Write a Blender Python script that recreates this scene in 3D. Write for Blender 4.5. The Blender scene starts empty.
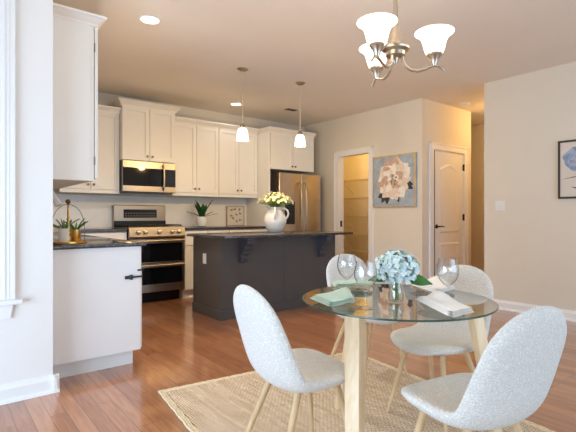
import bpy, bmesh, math, random
from mathutils import Vector, Matrix
random.seed(7)
PI = math.pi
SC = bpy.context.scene
COL = SC.collection

# ------------------------------------------------------------------ camera, world, light, exposure
cam = bpy.data.objects.new('camera', bpy.data.cameras.new('camera'))
COL.objects.link(cam)
cam.location = (0, 0, 1.11)
cam.rotation_euler = (PI/2, 0, -math.radians(38.75))
cam.data.sensor_width = 36
cam.data.lens = 440/576*36
cam.data.clip_start = 0.02
SC.camera = cam
SC.view_settings.view_transform = 'Standard'
SC.view_settings.look = 'None'
SC.view_settings.gamma = 1
SC.view_settings.use_curve_mapping = False
SC.view_settings.exposure = 0.0

world = bpy.data.worlds.new('daylight'); SC.world = world
world.use_nodes = True
wb = world.node_tree.nodes['Background']
wb.inputs[0].default_value = (0.72, 0.86, 1.0, 1)
wb.inputs[1].default_value = 0.25

def area_light(name, loc, rot, sx, sy, power, color):
    l = bpy.data.lights.new(name, 'AREA'); l.shape = 'RECTANGLE'; l.size = sx; l.size_y = sy
    l.energy = power; l.color = color
    o = bpy.data.objects.new(name, l); COL.objects.link(o); o.location = loc; o.rotation_euler = rot
    return o
def point_light(name, loc, power, color, r=0.04):
    l = bpy.data.lights.new(name, 'POINT'); l.energy = power; l.color = color; l.shadow_soft_size = r
    o = bpy.data.objects.new(name, l); COL.objects.link(o); o.location = loc
    return o
def spot_light(name, loc, power, color, ang=120, r=0.06, blend=0.6):
    l = bpy.data.lights.new(name, 'SPOT'); l.energy = power; l.color = color; l.shadow_soft_size = r
    l.spot_size = math.radians(ang); l.spot_blend = blend
    o = bpy.data.objects.new(name, l); COL.objects.link(o); o.location = loc
    return o
DAY = (0.55, 0.76, 1.0)
DAY2 = (0.58, 0.78, 1.0)
BULB = (1.0, 0.86, 0.68)
CANLIGHT = (1.0, 0.97, 0.95)
PANTRY = (1.0, 0.64, 0.18)
WARM = (1.0, 0.67, 0.26)
WARM2 = (1.0, 0.61, 0.22)
# daylight through the patio door behind the camera and the window to the left
area_light('daylight_patio_door', (2.3, -2.1, 1.15), (-PI/2, 0, PI), 3.4, 2.0, 80, DAY)
area_light('daylight_side_window', (-1.62, 1.35, 0.7), (0, -PI/2, 0), 1.3, 2.4, 104, DAY2)
P_CHAND, P_PEND, P_HALL, P_PANTRY = 6, 24, 23, 17

# ------------------------------------------------------------------ material helpers
def new_mat(name):
    m = bpy.data.materials.new(name); m.use_nodes = True
    nt = m.node_tree
    return m, nt, nt.nodes['Principled BSDF']
def lin(c):
    return tuple(((x/12.92) if x <= 0.04045 else ((x+0.055)/1.055)**2.4) for x in c)
def rgb(r, g, b):
    return lin((r/255, g/255, b/255)) + (1,)
def N(nt, t, **kw):
    n = nt.nodes.new(t)
    for k, v in kw.items(): setattr(n, k, v)
    return n
def coords(nt, scale=(1, 1, 1), rot=(0, 0, 0), kind='Object'):
    tc = N(nt, 'ShaderNodeTexCoord'); mp = N(nt, 'ShaderNodeMapping')
    mp.inputs['Scale'].default_value = scale; mp.inputs['Rotation'].default_value = rot
    nt.links.new(tc.outputs[kind], mp.inputs['Vector'])
    return mp.outputs['Vector']
def ramp(nt, fac, stops):
    r = N(nt, 'ShaderNodeValToRGB'); nt.links.new(fac, r.inputs[0])
    el = r.color_ramp.elements
    while len(el) < len(stops): el.new(0.5)
    for e, (p, c) in zip(el, stops): e.position = p; e.color = c
    return r.outputs[0]
def bump(nt, bsdf, fac, strength, dist=0.01):
    b = N(nt, 'ShaderNodeBump'); b.inputs['Strength'].default_value = strength; b.inputs['Distance'].default_value = dist
    nt.links.new(fac, b.inputs['Height']); nt.links.new(b.outputs[0], bsdf.inputs['Normal'])
def plain(name, c, rough=0.5, metal=0.0, var=0.06, scale=6.0, coat=0.0, spec=0.5):
    """a colour with a faint procedural mottling"""
    m, nt, b = new_mat(name)
    n = N(nt, 'ShaderNodeTexNoise'); n.inputs['Scale'].default_value = scale; n.inputs['Detail'].default_value = 4
    nt.links.new(coords(nt), n.inputs['Vector'])
    lo = tuple(x*(1-var) for x in c[:3]) + (1,); hi = tuple(min(1, x*(1+var)) for x in c[:3]) + (1,)
    nt.links.new(ramp(nt, n.outputs[0], [(0.3, lo), (0.7, hi)]), b.inputs['Base Color'])
    b.inputs['Roughness'].default_value = rough; b.inputs['Metallic'].default_value = metal
    b.inputs['Coat Weight'].default_value = coat; b.inputs['Specular IOR Level'].default_value = spec
    return m
def emit(name, c, strength):
    m, nt, b = new_mat(name)
    b.inputs['Base Color'].default_value = c
    b.inputs['Emission Color'].default_value = c; b.inputs['Emission Strength'].default_value = strength
    b.inputs['Roughness'].default_value = 0.3
    return m
def thin_glass(name, tint, gloss=1.0, ior=1.5):
    m = bpy.data.materials.new(name); m.use_nodes = True; nt = m.node_tree
    nt.nodes.remove(nt.nodes['Principled BSDF'])
    out = nt.nodes['Material Output']
    tr = N(nt, 'ShaderNodeBsdfTransparent'); tr.inputs[0].default_value = tint
    gl = N(nt, 'ShaderNodeBsdfGlossy'); gl.inputs['Roughness'].default_value = 0.02
    f0 = ((ior-1)/(ior+1))**2
    lw = N(nt, 'ShaderNodeLayerWeight'); lw.inputs['Blend'].default_value = 0.5
    pw = N(nt, 'ShaderNodeMath', operation='POWER'); pw.inputs[1].default_value = 5
    nt.links.new(lw.outputs['Facing'], pw.inputs[0])
    ma = N(nt, 'ShaderNodeMath', operation='MULTIPLY_ADD'); ma.inputs[1].default_value = 1-f0; ma.inputs[2].default_value = f0
    nt.links.new(pw.outputs[0], ma.inputs[0])
    mu = N(nt, 'ShaderNodeMath', operation='MULTIPLY'); mu.inputs[1].default_value = gloss; mu.use_clamp = True
    nt.links.new(ma.outputs[0], mu.inputs[0])
    mx = N(nt, 'ShaderNodeMixShader')
    nt.links.new(mu.outputs[0], mx.inputs[0]); nt.links.new(tr.outputs[0], mx.inputs[1]); nt.links.new(gl.outputs[0], mx.inputs[2])
    nt.links.new(mx.outputs[0], out.inputs['Surface'])
    return m

def wood_mat(name, c1, c2, rough=0.45, along='z', scale=1.0):
    m, nt, b = new_mat(name)
    sc = {'x': (2, 26, 26), 'y': (26, 2, 26), 'z': (26, 26, 2)}[along]
    n = N(nt, 'ShaderNodeTexNoise'); n.inputs['Scale'].default_value = 1.6*scale; n.inputs['Detail'].default_value = 6; n.inputs['Distortion'].default_value = 0.6
    nt.links.new(coords(nt, sc), n.inputs['Vector'])
    nt.links.new(ramp(nt, n.outputs[0], [(0.3, c1), (0.7, c2)]), b.inputs['Base Color'])
    b.inputs['Roughness'].default_value = rough
    bump(nt, b, n.outputs[0], 0.08, 0.002)
    return m

def floor_mat():
    m, nt, b = new_mat('hardwood_planks')
    v = coords(nt, (1, 1, 1), (0, 0, PI/2))
    br = N(nt, 'ShaderNodeTexBrick'); br.offset = 0.37; br.offset_frequency = 3
    br.inputs['Scale'].default_value = 1; br.inputs['Brick Width'].default_value = 1.15; br.inputs['Row Height'].default_value = 0.083
    br.inputs['Mortar Size'].default_value = 0.0016; br.inputs['Mortar Smooth'].default_value = 0.2; br.inputs['Bias'].default_value = 0.0
    br.inputs['Color1'].default_value = (0, 0, 0, 1); br.inputs['Color2'].default_value = (1, 1, 1, 1); br.inputs['Mortar'].default_value = (0.5, 0.5, 0.5, 1)
    nt.links.new(v, br.inputs['Vector'])
    gr = N(nt, 'ShaderNodeTexNoise'); gr.inputs['Scale'].default_value = 2.2; gr.inputs['Detail'].default_value = 8; gr.inputs['Distortion'].default_value = 1.2
    # shift the grain from plank to plank
    tc = N(nt, 'ShaderNodeTexCoord'); sep = N(nt, 'ShaderNodeVectorMath', operation='MULTIPLY'); sep.inputs[1].default_value = (16, 1.4, 16)
    nt.links.new(tc.outputs['Object'], sep.inputs[0])
    add = N(nt, 'ShaderNodeVectorMath', operation='ADD'); nt.links.new(sep.outputs[0], add.inputs[0])
    mul = N(nt, 'ShaderNodeVectorMath', operation='MULTIPLY'); mul.inputs[1].default_value = (0, 40, 17); nt.links.new(br.outputs['Color'], mul.inputs[0])
    nt.links.new(mul.outputs[0], add.inputs[1]); nt.links.new(add.outputs[0], gr.inputs['Vector'])
    mx = N(nt, 'ShaderNodeMix', data_type='FLOAT'); mx.inputs[0].default_value = 0.3
    nt.links.new(gr.outputs[0], mx.inputs[2]); nt.links.new(br.outputs['Color'], mx.inputs[3])
    base = ramp(nt, mx.outputs[0], FLOOR_RAMP)
    dk = N(nt, 'ShaderNodeMix', data_type='RGBA'); dk.inputs[7].default_value = rgb(116, 70, 46)
    nt.links.new(br.outputs['Fac'], dk.inputs[0]); nt.links.new(base, dk.inputs[6])
    nt.links.new(dk.outputs[2], b.inputs['Base Color'])
    b.inputs['Roughness'].default_value = 0.3; b.inputs['Specular IOR Level'].default_value = 0.5
    b.inputs['Coat Weight'].default_value = 1.0; b.inputs['Coat Roughness'].default_value = 0.1
    bump(nt, b, gr.outputs[0], 0.06, 0.004)
    return m
FLOOR_RAMP = [(0.28, rgb(144, 90, 58)), (0.5, rgb(170, 112, 74)), (0.72, rgb(190, 134, 92))]

def granite_mat():
    m, nt, b = new_mat('speckled_granite')
    v = coords(nt)
    a = N(nt, 'ShaderNodeTexNoise'); a.inputs['Scale'].default_value = 70; a.inputs['Detail'].default_value = 8; a.inputs['Roughness'].default_value = 0.75
    nt.links.new(v, a.inputs['Vector'])
    c = ramp(nt, a.outputs[0], [(0.36, rgb(22, 22, 26)), (0.5, rgb(58, 57, 62)), (0.6, rgb(104, 96, 92)), (0.7, rgb(150, 138, 128))])
    nt.links.new(c, b.inputs['Base Color'])
    b.inputs['Roughness'].default_value = 0.12; b.inputs['Specular IOR Level'].default_value = 0.5
    return m
def boucle_mat():
    m, nt, b = new_mat('boucle_fabric')
    v = coords(nt)
    a = N(nt, 'ShaderNodeTexVoronoi'); a.inputs['Scale'].default_value = 170; nt.links.new(v, a.inputs['Vector'])
    n = N(nt, 'ShaderNodeTexNoise'); n.inputs['Scale'].default_value = 90; n.inputs['Detail'].default_value = 3; nt.links.new(v, n.inputs['Vector'])
    s = N(nt, 'ShaderNodeMath', operation='ADD'); nt.links.new(a.outputs['Distance'], s.inputs[0]); nt.links.new(n.outputs[0], s.inputs[1])
    c = ramp(nt, s.outputs[0], [(0.6, rgb(247, 243, 237)), (1.25, rgb(222, 218, 211))])
    nt.links.new(c, b.inputs['Base Color']); b.inputs['Roughness'].default_value = 0.95
    b.inputs['Sheen Weight'].default_value = 0.15; b.inputs['Specular IOR Level'].default_value = 0.1
    bump(nt, b, s.outputs[0], 0.68, 0.0055)
    return m
def jute_mat(vertical=False):
    m, nt, b = new_mat('braided_jute')
    v = coords(nt, (1, 1, 1), (0, 0, PI/2 if vertical else 0))
    w = N(nt, 'ShaderNodeTexBrick'); w.offset = 0.5
    w.inputs['Scale'].default_value = 1; w.inputs['Brick Width'].default_value = 0.03; w.inputs['Row Height'].default_value = 0.014
    w.inputs['Mortar Size'].default_value = 0.0026; w.inputs['Mortar Smooth'].default_value = 0.9
    w.inputs['Color1'].default_value = rgb(240, 222, 196); w.inputs['Color2'].default_value = rgb(250, 240, 222); w.inputs['Mortar'].default_value = rgb(168, 134, 98)
    n0 = N(nt, 'ShaderNodeTexNoise'); n0.inputs['Scale'].default_value = 30; nt.links.new(v, n0.inputs['Vector'])
    dv = N(nt, 'ShaderNodeVectorMath', operation='SCALE'); dv.inputs['Scale'].default_value = 0.012; nt.links.new(n0.outputs[1], dv.inputs[0])
    ad = N(nt, 'ShaderNodeVectorMath', operation='ADD'); nt.links.new(v, ad.inputs[0]); nt.links.new(dv.outputs[0], ad.inputs[1])
    nt.links.new(ad.outputs[0], w.inputs['Vector'])
    n = N(nt, 'ShaderNodeTexNoise'); n.inputs['Scale'].default_value = 120; n.inputs['Detail'].default_value = 3; nt.links.new(v, n.inputs['Vector'])
    n2 = N(nt, 'ShaderNodeTexNoise'); n2.inputs['Scale'].default_value = 1.0; n2.inputs['Detail'].default_value = 3
    nt.links.new(coords(nt, (34, 2.5, 1)), n2.inputs['Vector'])
    mx = N(nt, 'ShaderNodeMix', data_type='RGBA', blend_type='MULTIPLY'); mx.inputs[0].default_value = 0.8
    nt.links.new(w.outputs['Color'], mx.inputs[6])
    nt.links.new(ramp(nt, n.outputs[0], [(0.3, (0.62, 0.56, 0.49, 1)), (0.65, (1, 1, 1, 1))]), mx.inputs[7])
    mx2 = N(nt, 'ShaderNodeMix', data_type='RGBA', blend_type='MULTIPLY'); mx2.inputs[0].default_value = 0.7
    nt.links.new(mx.outputs[2], mx2.inputs[6])
    nt.links.new(ramp(nt, n2.outputs[0], [(0.35, (0.78, 0.70, 0.60, 1)), (0.6, (1, 1, 1, 1))]), mx2.inputs[7])
    nt.links.new(mx2.outputs[2], b.inputs['Base Color']); b.inputs['Roughness'].default_value = 0.95; b.inputs['Specular IOR Level'].default_value = 0.1
    bump(nt, b, w.outputs['Fac'], -0.6, 0.004)
    return m
def tile_mat():
    m, nt, b = new_mat('backsplash_tile')
    v = coords(nt, (1, 1, 1), (PI/2, 0, 0))
    w = N(nt, 'ShaderNodeTexBrick'); w.inputs['Scale'].default_value = 1; w.inputs['Brick Width'].default_value = 0.15; w.inputs['Row Height'].default_value = 0.075
    w.inputs['Mortar Size'].default_value = 0.0012
    w.inputs['Color1'].default_value = rgb(244, 240, 234); w.inputs['Color2'].default_value = rgb(240, 236, 231); w.inputs['Mortar'].default_value = rgb(230, 226, 220)
    nt.links.new(v, w.inputs['Vector']); nt.links.new(w.outputs['Color'], b.inputs['Base Color']); b.inputs['Roughness'].default_value = 0.25
    return m
def watercolor_mat():
    m, nt, b = new_mat('watercolor_paper')
    v = coords(nt)
    n = N(nt, 'ShaderNodeTexNoise'); n.inputs['Scale'].default_value = 9; n.inputs['Detail'].default_value = 6; n.inputs['Distortion'].default_value = 1
    nt.links.new(v, n.inputs['Vector'])
    nt.links.new(ramp(nt, n.outputs[0], [(0.32, rgb(92, 112, 146)), (0.48, rgb(136, 156, 186)), (0.6, rgb(176, 190, 208)), (0.7, rgb(150, 140, 170))]), b.inputs['Base Color'])
    b.inputs['Roughness'].default_value = 0.8
    return m

M = {}
M['wall'] = plain('wall_paint', rgb(230, 221, 206), 0.85, var=0.015, scale=2)
M['walldaylit'] = plain('daylit_wall_paint', rgb(240, 238, 235), 0.8, var=0.012, scale=2)  # wall paint whitened, so the left wall's daylight sits in its colour
M['ceiling'] = plain('ceiling_paint', rgb(240, 230, 218), 0.9, var=0.015, scale=2)
M['trim'] = plain('white_trim_paint', rgb(243, 242, 241), 0.4, var=0.01)
M['cab'] = plain('cabinet_paint', rgb(240, 236, 229), 0.38, var=0.012)
M['floor'] = floor_mat()
M['granite'] = granite_mat()
M['tile'] = tile_mat()
M['steel'] = plain('stainless_steel', rgb(178, 164, 148), 0.32, 1.0, var=0.05, scale=3)
M['fridgesteel'] = plain('satin_fridge_steel', rgb(200, 186, 170), 0.33, 1.0, var=0.05, scale=3)
M['nickel'] = plain('brushed_nickel', rgb(190, 178, 160), 0.3, 1.0, var=0.04)
M['knob'] = plain('dark_nickel', rgb(120, 100, 82), 0.35, 1.0, var=0.05)
M['black'] = plain('black_enamel', rgb(16, 16, 18), 0.3, var=0.1)
M['blackglass'] = plain('black_glass', rgb(8, 10, 16), 0.06, var=0.1, spec=0.6)
M['iron'] = plain('cast_iron', rgb(22, 22, 23), 0.6, var=0.1)
M['char'] = plain('charcoal_paint', rgb(78, 75, 74), 0.42, var=0.04)
M['chardark'] = plain('charcoal_corbel_paint', rgb(68, 71, 80), 0.42, var=0.04)
M['white'] = plain('white_plastic', rgb(236, 236, 236), 0.4, var=0.01)
M['ceramic'] = plain('white_ceramic', rgb(232, 230, 226), 0.18, var=0.02)
M['brass'] = plain('brushed_brass', rgb(212, 170, 96), 0.28, 1.0, var=0.06)
M['bronze'] = plain('dark_bronze', rgb(110, 82, 56), 0.4, 0.8, var=0.1)
M['leaf'] = plain('green_leaf', rgb(52, 112, 44), 0.45, var=0.3, scale=20)
M['leafdark'] = plain('deep_green_leaf', rgb(36, 84, 44), 0.4, var=0.3, scale=20)
M['leafpale'] = plain('grey_green_leaf', rgb(112, 134, 92), 0.5, var=0.25, scale=20)
M['soil'] = plain('potting_soil', rgb(60, 44, 32), 0.95, var=0.3, scale=60)
M['oak'] = wood_mat('pale_oak', rgb(228, 196, 152), rgb(240, 216, 182), 0.45, 'z')
M['beech'] = wood_mat('beech_dowel', rgb(202, 166, 120), rgb(220, 188, 146), 0.5, 'z')
M['boucle'] = boucle_mat()
M['jute'] = jute_mat(True)
M['juteborder'] = plain('jute_border_braid', rgb(234, 214, 180), 0.95, var=0.25, scale=80)
M['tabletop'] = thin_glass('clear_table_glass', (0.95, 0.975, 0.955, 1), 1.7)
M['glassedge'] = plain('green_glass_edge', rgb(58, 84, 74), 0.1, var=0.2, scale=8)
M['glass'] = thin_glass('clear_glass', (0.985, 0.99, 0.99, 1), 2.2)
M['plate'] = thin_glass('clear_plate_glass', (0.9, 0.93, 0.93, 1), 1.6)
M['water'] = thin_glass('vase_water', (0.93, 0.97, 0.93, 1), 0.8, 1.33)
M['mint'] = plain('mint_linen', rgb(196, 222, 208), 0.9, var=0.05, scale=60)
M['linen'] = plain('white_linen', rgb(247, 246, 243), 0.9, var=0.03, scale=60)
M['shade'] = emit('lit_alabaster_glass', (1.0, 0.88, 0.72, 1), 3.0)
M['can'] = emit('lit_lamp_lens', (1.0, 0.86, 0.66, 1), 9)
M['cord'] = plain('pale_pendant_rod', rgb(214, 196, 170), 0.4, 0.3, var=0.03)
M['pb'] = plain('painted_sky', rgb(168, 182, 196), 0.8, var=0.16, scale=14)
M['p1'] = plain('painted_petal_pale', rgb(234, 218, 204), 0.8, var=0.12, scale=25)
M['p2'] = plain('painted_petal_rose', rgb(206, 176, 158), 0.8, var=0.15, scale=25)
M['p3'] = plain('painted_petal_cream', rgb(248, 240, 230), 0.8, var=0.08, scale=25)
M['p4'] = plain('painted_leaf_dark', rgb(62, 62, 58), 0.8, var=0.3, scale=25)
M['p5'] = plain('painted_heart_ochre', rgb(150, 120, 62), 0.8, var=0.3, scale=25)
M['gold'] = plain('gold_leaf_paint', rgb(204, 176, 128), 0.5, 0.3, var=0.25, scale=18)
M['framedark'] = plain('dark_wood_frame', rgb(52, 40, 34), 0.4, var=0.15)
M['paper'] = plain('cream_paper', rgb(226, 216, 204), 0.85, var=0.02)
M['wc'] = watercolor_mat()
M['ink'] = plain('dark_ink', rgb(52, 56, 72), 0.8, var=0.2)
M['yellow'] = plain('pale_yellow_petal', rgb(250, 242, 206), 0.7, var=0.12, scale=40)
M['cream'] = plain('cream_petal', rgb(250, 248, 232), 0.7, var=0.08, scale=40)
M['h1'] = plain('pale_blue_petal', rgb(204, 226, 230), 0.75, var=0.1, scale=60)
M['h2'] = plain('mint_petal', rgb(214, 232, 222), 0.75, var=0.08, scale=60)
M['h3'] = plain('white_petal', rgb(232, 240, 238), 0.75, var=0.05, scale=60)
M['stem'] = plain('green_stem', rgb(112, 142, 62), 0.5, var=0.2, scale=30)
M['wire'] = plain('white_wire', rgb(214, 200, 176), 0.4, var=0.02)
M['display'] = plain('oven_display', rgb(30, 34, 48), 0.1, var=0.2)
M['sprig'] = plain('printed_sprig', rgb(110, 112, 84), 0.8, var=0.25, scale=30)
M['greywood'] = plain('weathered_wood_frame', rgb(176, 160, 144), 0.6, var=0.15, scale=20)

# ------------------------------------------------------------------ mesh builder
def wloc(o):
    v = Vector((0, 0, 0))
    while o is not None:
        v += o.location; o = o.parent
    return v
class MB:
    def __init__(s): s.bm = bmesh.new(); s.mi = 0
    def _done(s, before):
        for f in s.bm.faces:
            if f.index == -1 or f not in before: pass
    def _mark(s, faces):
        for f in faces: f.material_index = s.mi
        return s
    def box(s, x0, x1, y0, y1, z0, z1, bev=0.0, seg=1):
        x0, x1 = sorted((x0, x1)); y0, y1 = sorted((y0, y1)); z0, z1 = sorted((z0, z1))
        vs = [s.bm.verts.new((x, y, z)) for z in (z0, z1) for y in (y0, y1) for x in (x0, x1)]
        fs = [s.bm.faces.new([vs[i] for i in q]) for q in ((0, 2, 3, 1), (4, 5, 7, 6), (0, 1, 5, 4), (1, 3, 7, 5), (3, 2, 6, 7), (2, 0, 4, 6))]
        s._mark(fs)
        if bev:
            es = list({e for f in fs for e in f.edges})
            r = bmesh.ops.bevel(s.bm, geom=es, offset=bev, segments=seg, affect='EDGES', profile=0.5)
            s._mark(r['faces'])
        return s
    def ring(s, c, ax, r, n, ph=0.0):
        ax = Vector(ax).normalized()
        t = Vector((0, 0, 1)) if abs(ax.z) < 0.9 else Vector((1, 0, 0))
        u = ax.cross(t).normalized(); w = ax.cross(u).normalized()
        return [s.bm.verts.new(Vector(c) + u*r*math.cos(2*PI*i/n+ph) + w*r*math.sin(2*PI*i/n+ph)) for i in range(n)]
    def loft(s, rings, cap=True):
        fs = []
        for a, b in zip(rings, rings[1:]):
            n = len(a)
            for i in range(n): fs.append(s.bm.faces.new((a[i], a[(i+1) % n], b[(i+1) % n], b[i])))
        if cap:
            fs.append(s.bm.faces.new(list(reversed(rings[0])))); fs.append(s.bm.faces.new(rings[-1]))
        s._mark(fs); return s
    def cyl(s, p0, p1, r0, r1=None, n=16, ph=0.0):
        r1 = r0 if r1 is None else r1
        ax = Vector(p1)-Vector(p0)
        return s.loft([s.ring(p0, ax, r0, n, ph), s.ring(p1, ax, r1, n, ph)])
    def lathe(s, prof, c=(0, 0, 0), n=32, cap=True):
        rings = [[s.bm.verts.new((c[0]+r*math.cos(2*PI*i/n), c[1]+r*math.sin(2*PI*i/n), c[2]+z)) for i in range(n)] for r, z in prof]
        return s.loft(rings, cap)
    def tube(s, pts, r, n=8):
        pts = [Vector(p) for p in pts]
        rs = r if isinstance(r, (list, tuple)) else [r]*len(pts)
        rings = []; prev = None
        for i, p in enumerate(pts):
            d = (pts[min(i+1, len(pts)-1)] - pts[max(i-1, 0)]).normalized()
            if prev is None:
                t = Vector((0, 0, 1)) if abs(d.z) < 0.9 else Vector((1, 0, 0)); u = d.cross(t).normalized()
            else:
                u = (prev - d*prev.dot(d)).normalized()
            prev = u; w = d.cross(u)
            rings.append([s.bm.verts.new(p + (u*math.cos(2*PI*k/n)+w*math.sin(2*PI*k/n))*rs[i]) for k in range(n)])
        return s.loft(rings)
    def sphere(s, c, rx, ry=None, rz=None, nu=16, nv=10):
        ry = rx if ry is None else ry; rz = rx if rz is None else rz
        rings = [[s.bm.verts.new((c[0]+rx*math.sin(PI*j/nv)*math.cos(2*PI*i/nu), c[1]+ry*math.sin(PI*j/nv)*math.sin(2*PI*i/nu), c[2]-rz*math.cos(PI*j/nv))) for i in range(nu)] for j in range(1, nv)]
        s.loft(rings, cap=True); return s
    def prism(s, poly, axis, a0, a1, bev=0.0):
        """poly of 2-D points in the two remaining axes, extruded along axis"""
        def P(p, a):
            return {'x': (a, p[0], p[1]), 'y': (p[0], a, p[1]), 'z': (p[0], p[1], a)}[axis]
        A = [s.bm.verts.new(P(p, a0)) for p in poly]; B = [s.bm.verts.new(P(p, a1)) for p in poly]
        n = len(A); fs = [s.bm.faces.new((A[i], A[(i+1) % n], B[(i+1) % n], B[i])) for i in range(n)]
        fs.append(s.bm.faces.new(list(reversed(A)))); fs.append(s.bm.faces.new(B))
        s._mark(fs)
        if bev:
            es = list({e for f in fs[-2:] for e in f.edges})
            r = bmesh.ops.bevel(s.bm, geom=es, offset=bev, segments=2, affect='EDGES', profile=0.5); s._mark(r['faces'])
        return s
    def face(s, pts):
        f = s.bm.faces.new([s.bm.verts.new(p) for p in pts]); s._mark([f]); return s
    def m(s, i): s.mi = i; return s
    def build(s, name, mats, parent=None, smooth=True, at=None, angle=35):
        if not isinstance(mats, (list, tuple)): mats = [mats]
        bmesh.ops.recalc_face_normals(s.bm, faces=s.bm.faces)
        off = wloc(parent) if parent is not None else Vector(at or (0, 0, 0))
        me = bpy.data.meshes.new(name)
        if off.length: bmesh.ops.translate(s.bm, verts=s.bm.verts, vec=-off)
        s.bm.to_mesh(me); s.bm.free()
        for m in mats: me.materials.append(m)
        if smooth:
            me.polygons.foreach_set('use_smooth', [True]*len(me.polygons))
            me.set_sharp_from_angle(angle=math.radians(angle))
        o = bpy.data.objects.new(name, me); COL.objects.link(o)
        if parent is not None: o.parent = parent
        elif at is not None: o.location = at
        return o
def tag(o, label=None, cat=None, group=None, kind=None):
    if label: o['label'] = label
    if cat: o['category'] = cat
    if group: o['group'] = group
    if kind: o['kind'] = kind
    return o
def thing(name, loc, label, cat, group=None, rotz=0):
    o = bpy.data.objects.new(name, None); COL.objects.link(o); o.location = loc; o.rotation_euler = (0, 0, rotz)
    o.empty_display_size = 0.05
    return tag(o, label, cat, group)
def copy_tree(o, parent=None):
    c = o.copy(); COL.objects.link(c)
    if parent is not None: c.parent = parent
    for ch in list(o.children): copy_tree(ch, c)
    return c
def struct(name, mb, m, parent=None, label=None, smooth=False):
    o = mb.build(name, m, parent, smooth=smooth)
    if parent is None:
        o['kind'] = 'structure'
        tag(o, label, STRUCT_CAT.get(name.split('_')[0], 'trim'))
    return o
STRUCT_CAT = {'wall': 'wall', 'floor': 'floor', 'ceiling': 'ceiling', 'window': 'window', 'door': 'door', 'baseboard': 'baseboard', 'trim': 'trim'}

H = 2.74
# ------------------------------------------------------------------ setting
struct('floor', MB().box(-1.85, 7.75, -2.35, 6.55, -0.1, 0), M['floor'], label='reddish brown hardwood plank floor running through the whole room')
struct('ceiling', MB().box(-1.85, 7.75, -2.35, 6.55, H, H+0.1), M['ceiling'], label='flat warm beige ceiling over kitchen and dining area')
# wall with the window on the left, facing the camera
wl = MB()
wl.box(-1.7, -0.7, 3.1, 3.22, 0, H).box(0.30, 0.582, 3.1, 3.22, 0, H).box(-0.7, 0.30, 3.1, 3.22, 0, 0.61).box(-0.7, 0.30, 3.1, 3.22, 2.42, H)
struct('wall_left', wl, M['walldaylit'], label='daylight-whitened wall at the left edge, ending beside the kitchen')
struct('wall_kitchen', MB().box(0.462, 0.582, 3.22, 6.2, 0, H), M['wall'], label='kitchen side wall behind the left cabinets')
struct('wall_back', MB().box(0.582, 5.25, 6.08, 6.2, 0, H), M['wall'], label='back kitchen wall behind stove and fridge')
wp = MB().box(5.25, 5.37, 5.21, 6.08, 0, H).box(5.25, 5.37, 3.70, 4.515, 0, H).box(5.25, 5.37, 4.515, 5.21, 2.11, H)
struct('wall_pantry', wp, M['wall'], label='beige wall with the pantry doorway and the flower painting')
wc_ = MB().box(5.25, 5.51, 3.58, 3.70, 0, H).box(6.33, 6.55, 3.58, 3.70, 0, H).box(5.51, 6.33, 3.58, 3.70, 2.06, H)
struct('wall_closet', wc_, M['wall'], label='beige wall holding the white closet door')
struct('wall_right', MB().box(5.27, 5.39, -2.2, 2.71, 0, H), M['wall'], label='plain beige wall on the right with the light switch')
struct('wall_hall', MB().box(7.6, 7.72, 1.8, 6.5, 0, H), M['wall'], label='hallway wall beyond the closet corner')
struct('wall_hall_side', MB().box(5.39, 7.6, 1.8, 1.92, 0, H), M['wall'])
struct('wall_hall_end', MB().box(6.55, 7.6, 6.4, 6.5, 0, H), M['wall'])
struct('wall_pantry_east', MB().box(6.43, 6.55, 3.70, 6.5, 0, H), M['wall'], label='far wall inside the pantry, behind the wire shelves')
struct('wall_pantry_rear', MB().box(5.25, 6.43, 6.40, 6.5, 0, H), M['wall'])
struct('wall_pantry_side', MB().box(5.25, 5.37, 6.2, 6.4, 0, H), M['wall'])
struct('wall_pantry_divider', MB().box(5.37, 6.43, 4.22, 4.30, 0, H), M['wall'])
struct('wall_west', MB().box(-1.82, -1.7, -2.2, 0.1, 0, H).box(-1.82, -1.7, 2.6, 3.22, 0, H).box(-1.82, -1.7, 0.1, 2.6, 2.1, H), M['wall'])
struct('wall_south', MB().box(-1.82, 0.5, -2.32, -2.2, 0, H).box(4.1, 5.39, -2.32, -2.2, 0, H).box(0.5, 4.1, -2.32, -2.2, 2.15, H), M['wall'])

# window on the left wall
w1 = MB()
w1.box(0.285, 0.374, 3.078, 3.10, 0.612, 2.42).box(0.285, 0.300, 3.10, 3.22, 0.612, 2.42)
w1.box(0.357, 0.374, 3.070, 3.079, 0.612, 2.42).box(0.315, 0.325, 3.073, 3.079, 0.612, 2.42).box(0.34, 0.345, 3.074, 3.079, 0.612, 2.42)
w1.box(-0.785, -0.685, 3.078, 3.10, 0.612, 2.42).box(-0.70, -0.685, 3.10, 3.22, 0.612, 2.42)
w1.box(-0.785, 0.374, 3.078, 3.10, 2.42, 2.53)
wo = struct('window_1', w1, M['trim'], label='white window casing at the far left edge of the picture')
struct('window_sill', MB().box(-0.82, 0.412, 3.045, 3.20, 0.585, 0.612, 0.004), M['trim'], wo)
struct('window_apron', MB().prism([(-0.785, 0.585), (0.365, 0.585), (0.35, 0.50), (-0.77, 0.50)], 'y', 3.078, 3.099), M['trim'], wo)
sa = MB()
for (a, b) in ((-0.684, -0.64), (0.24, 0.284)): sa.box(a, b, 3.14, 3.18, 0.613, 2.418)
for (a, b) in ((0.613, 0.66), (1.49, 1.53), (2.37, 2.418)): sa.box(-0.64, 0.24, 3.14, 3.18, a, b)
struct('window_sash', sa, M['trim'], wo)
struct('window_pane', MB().box(-0.64, 0.24, 3.155, 3.160, 0.66, 2.37), M['glass'], wo)

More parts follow.
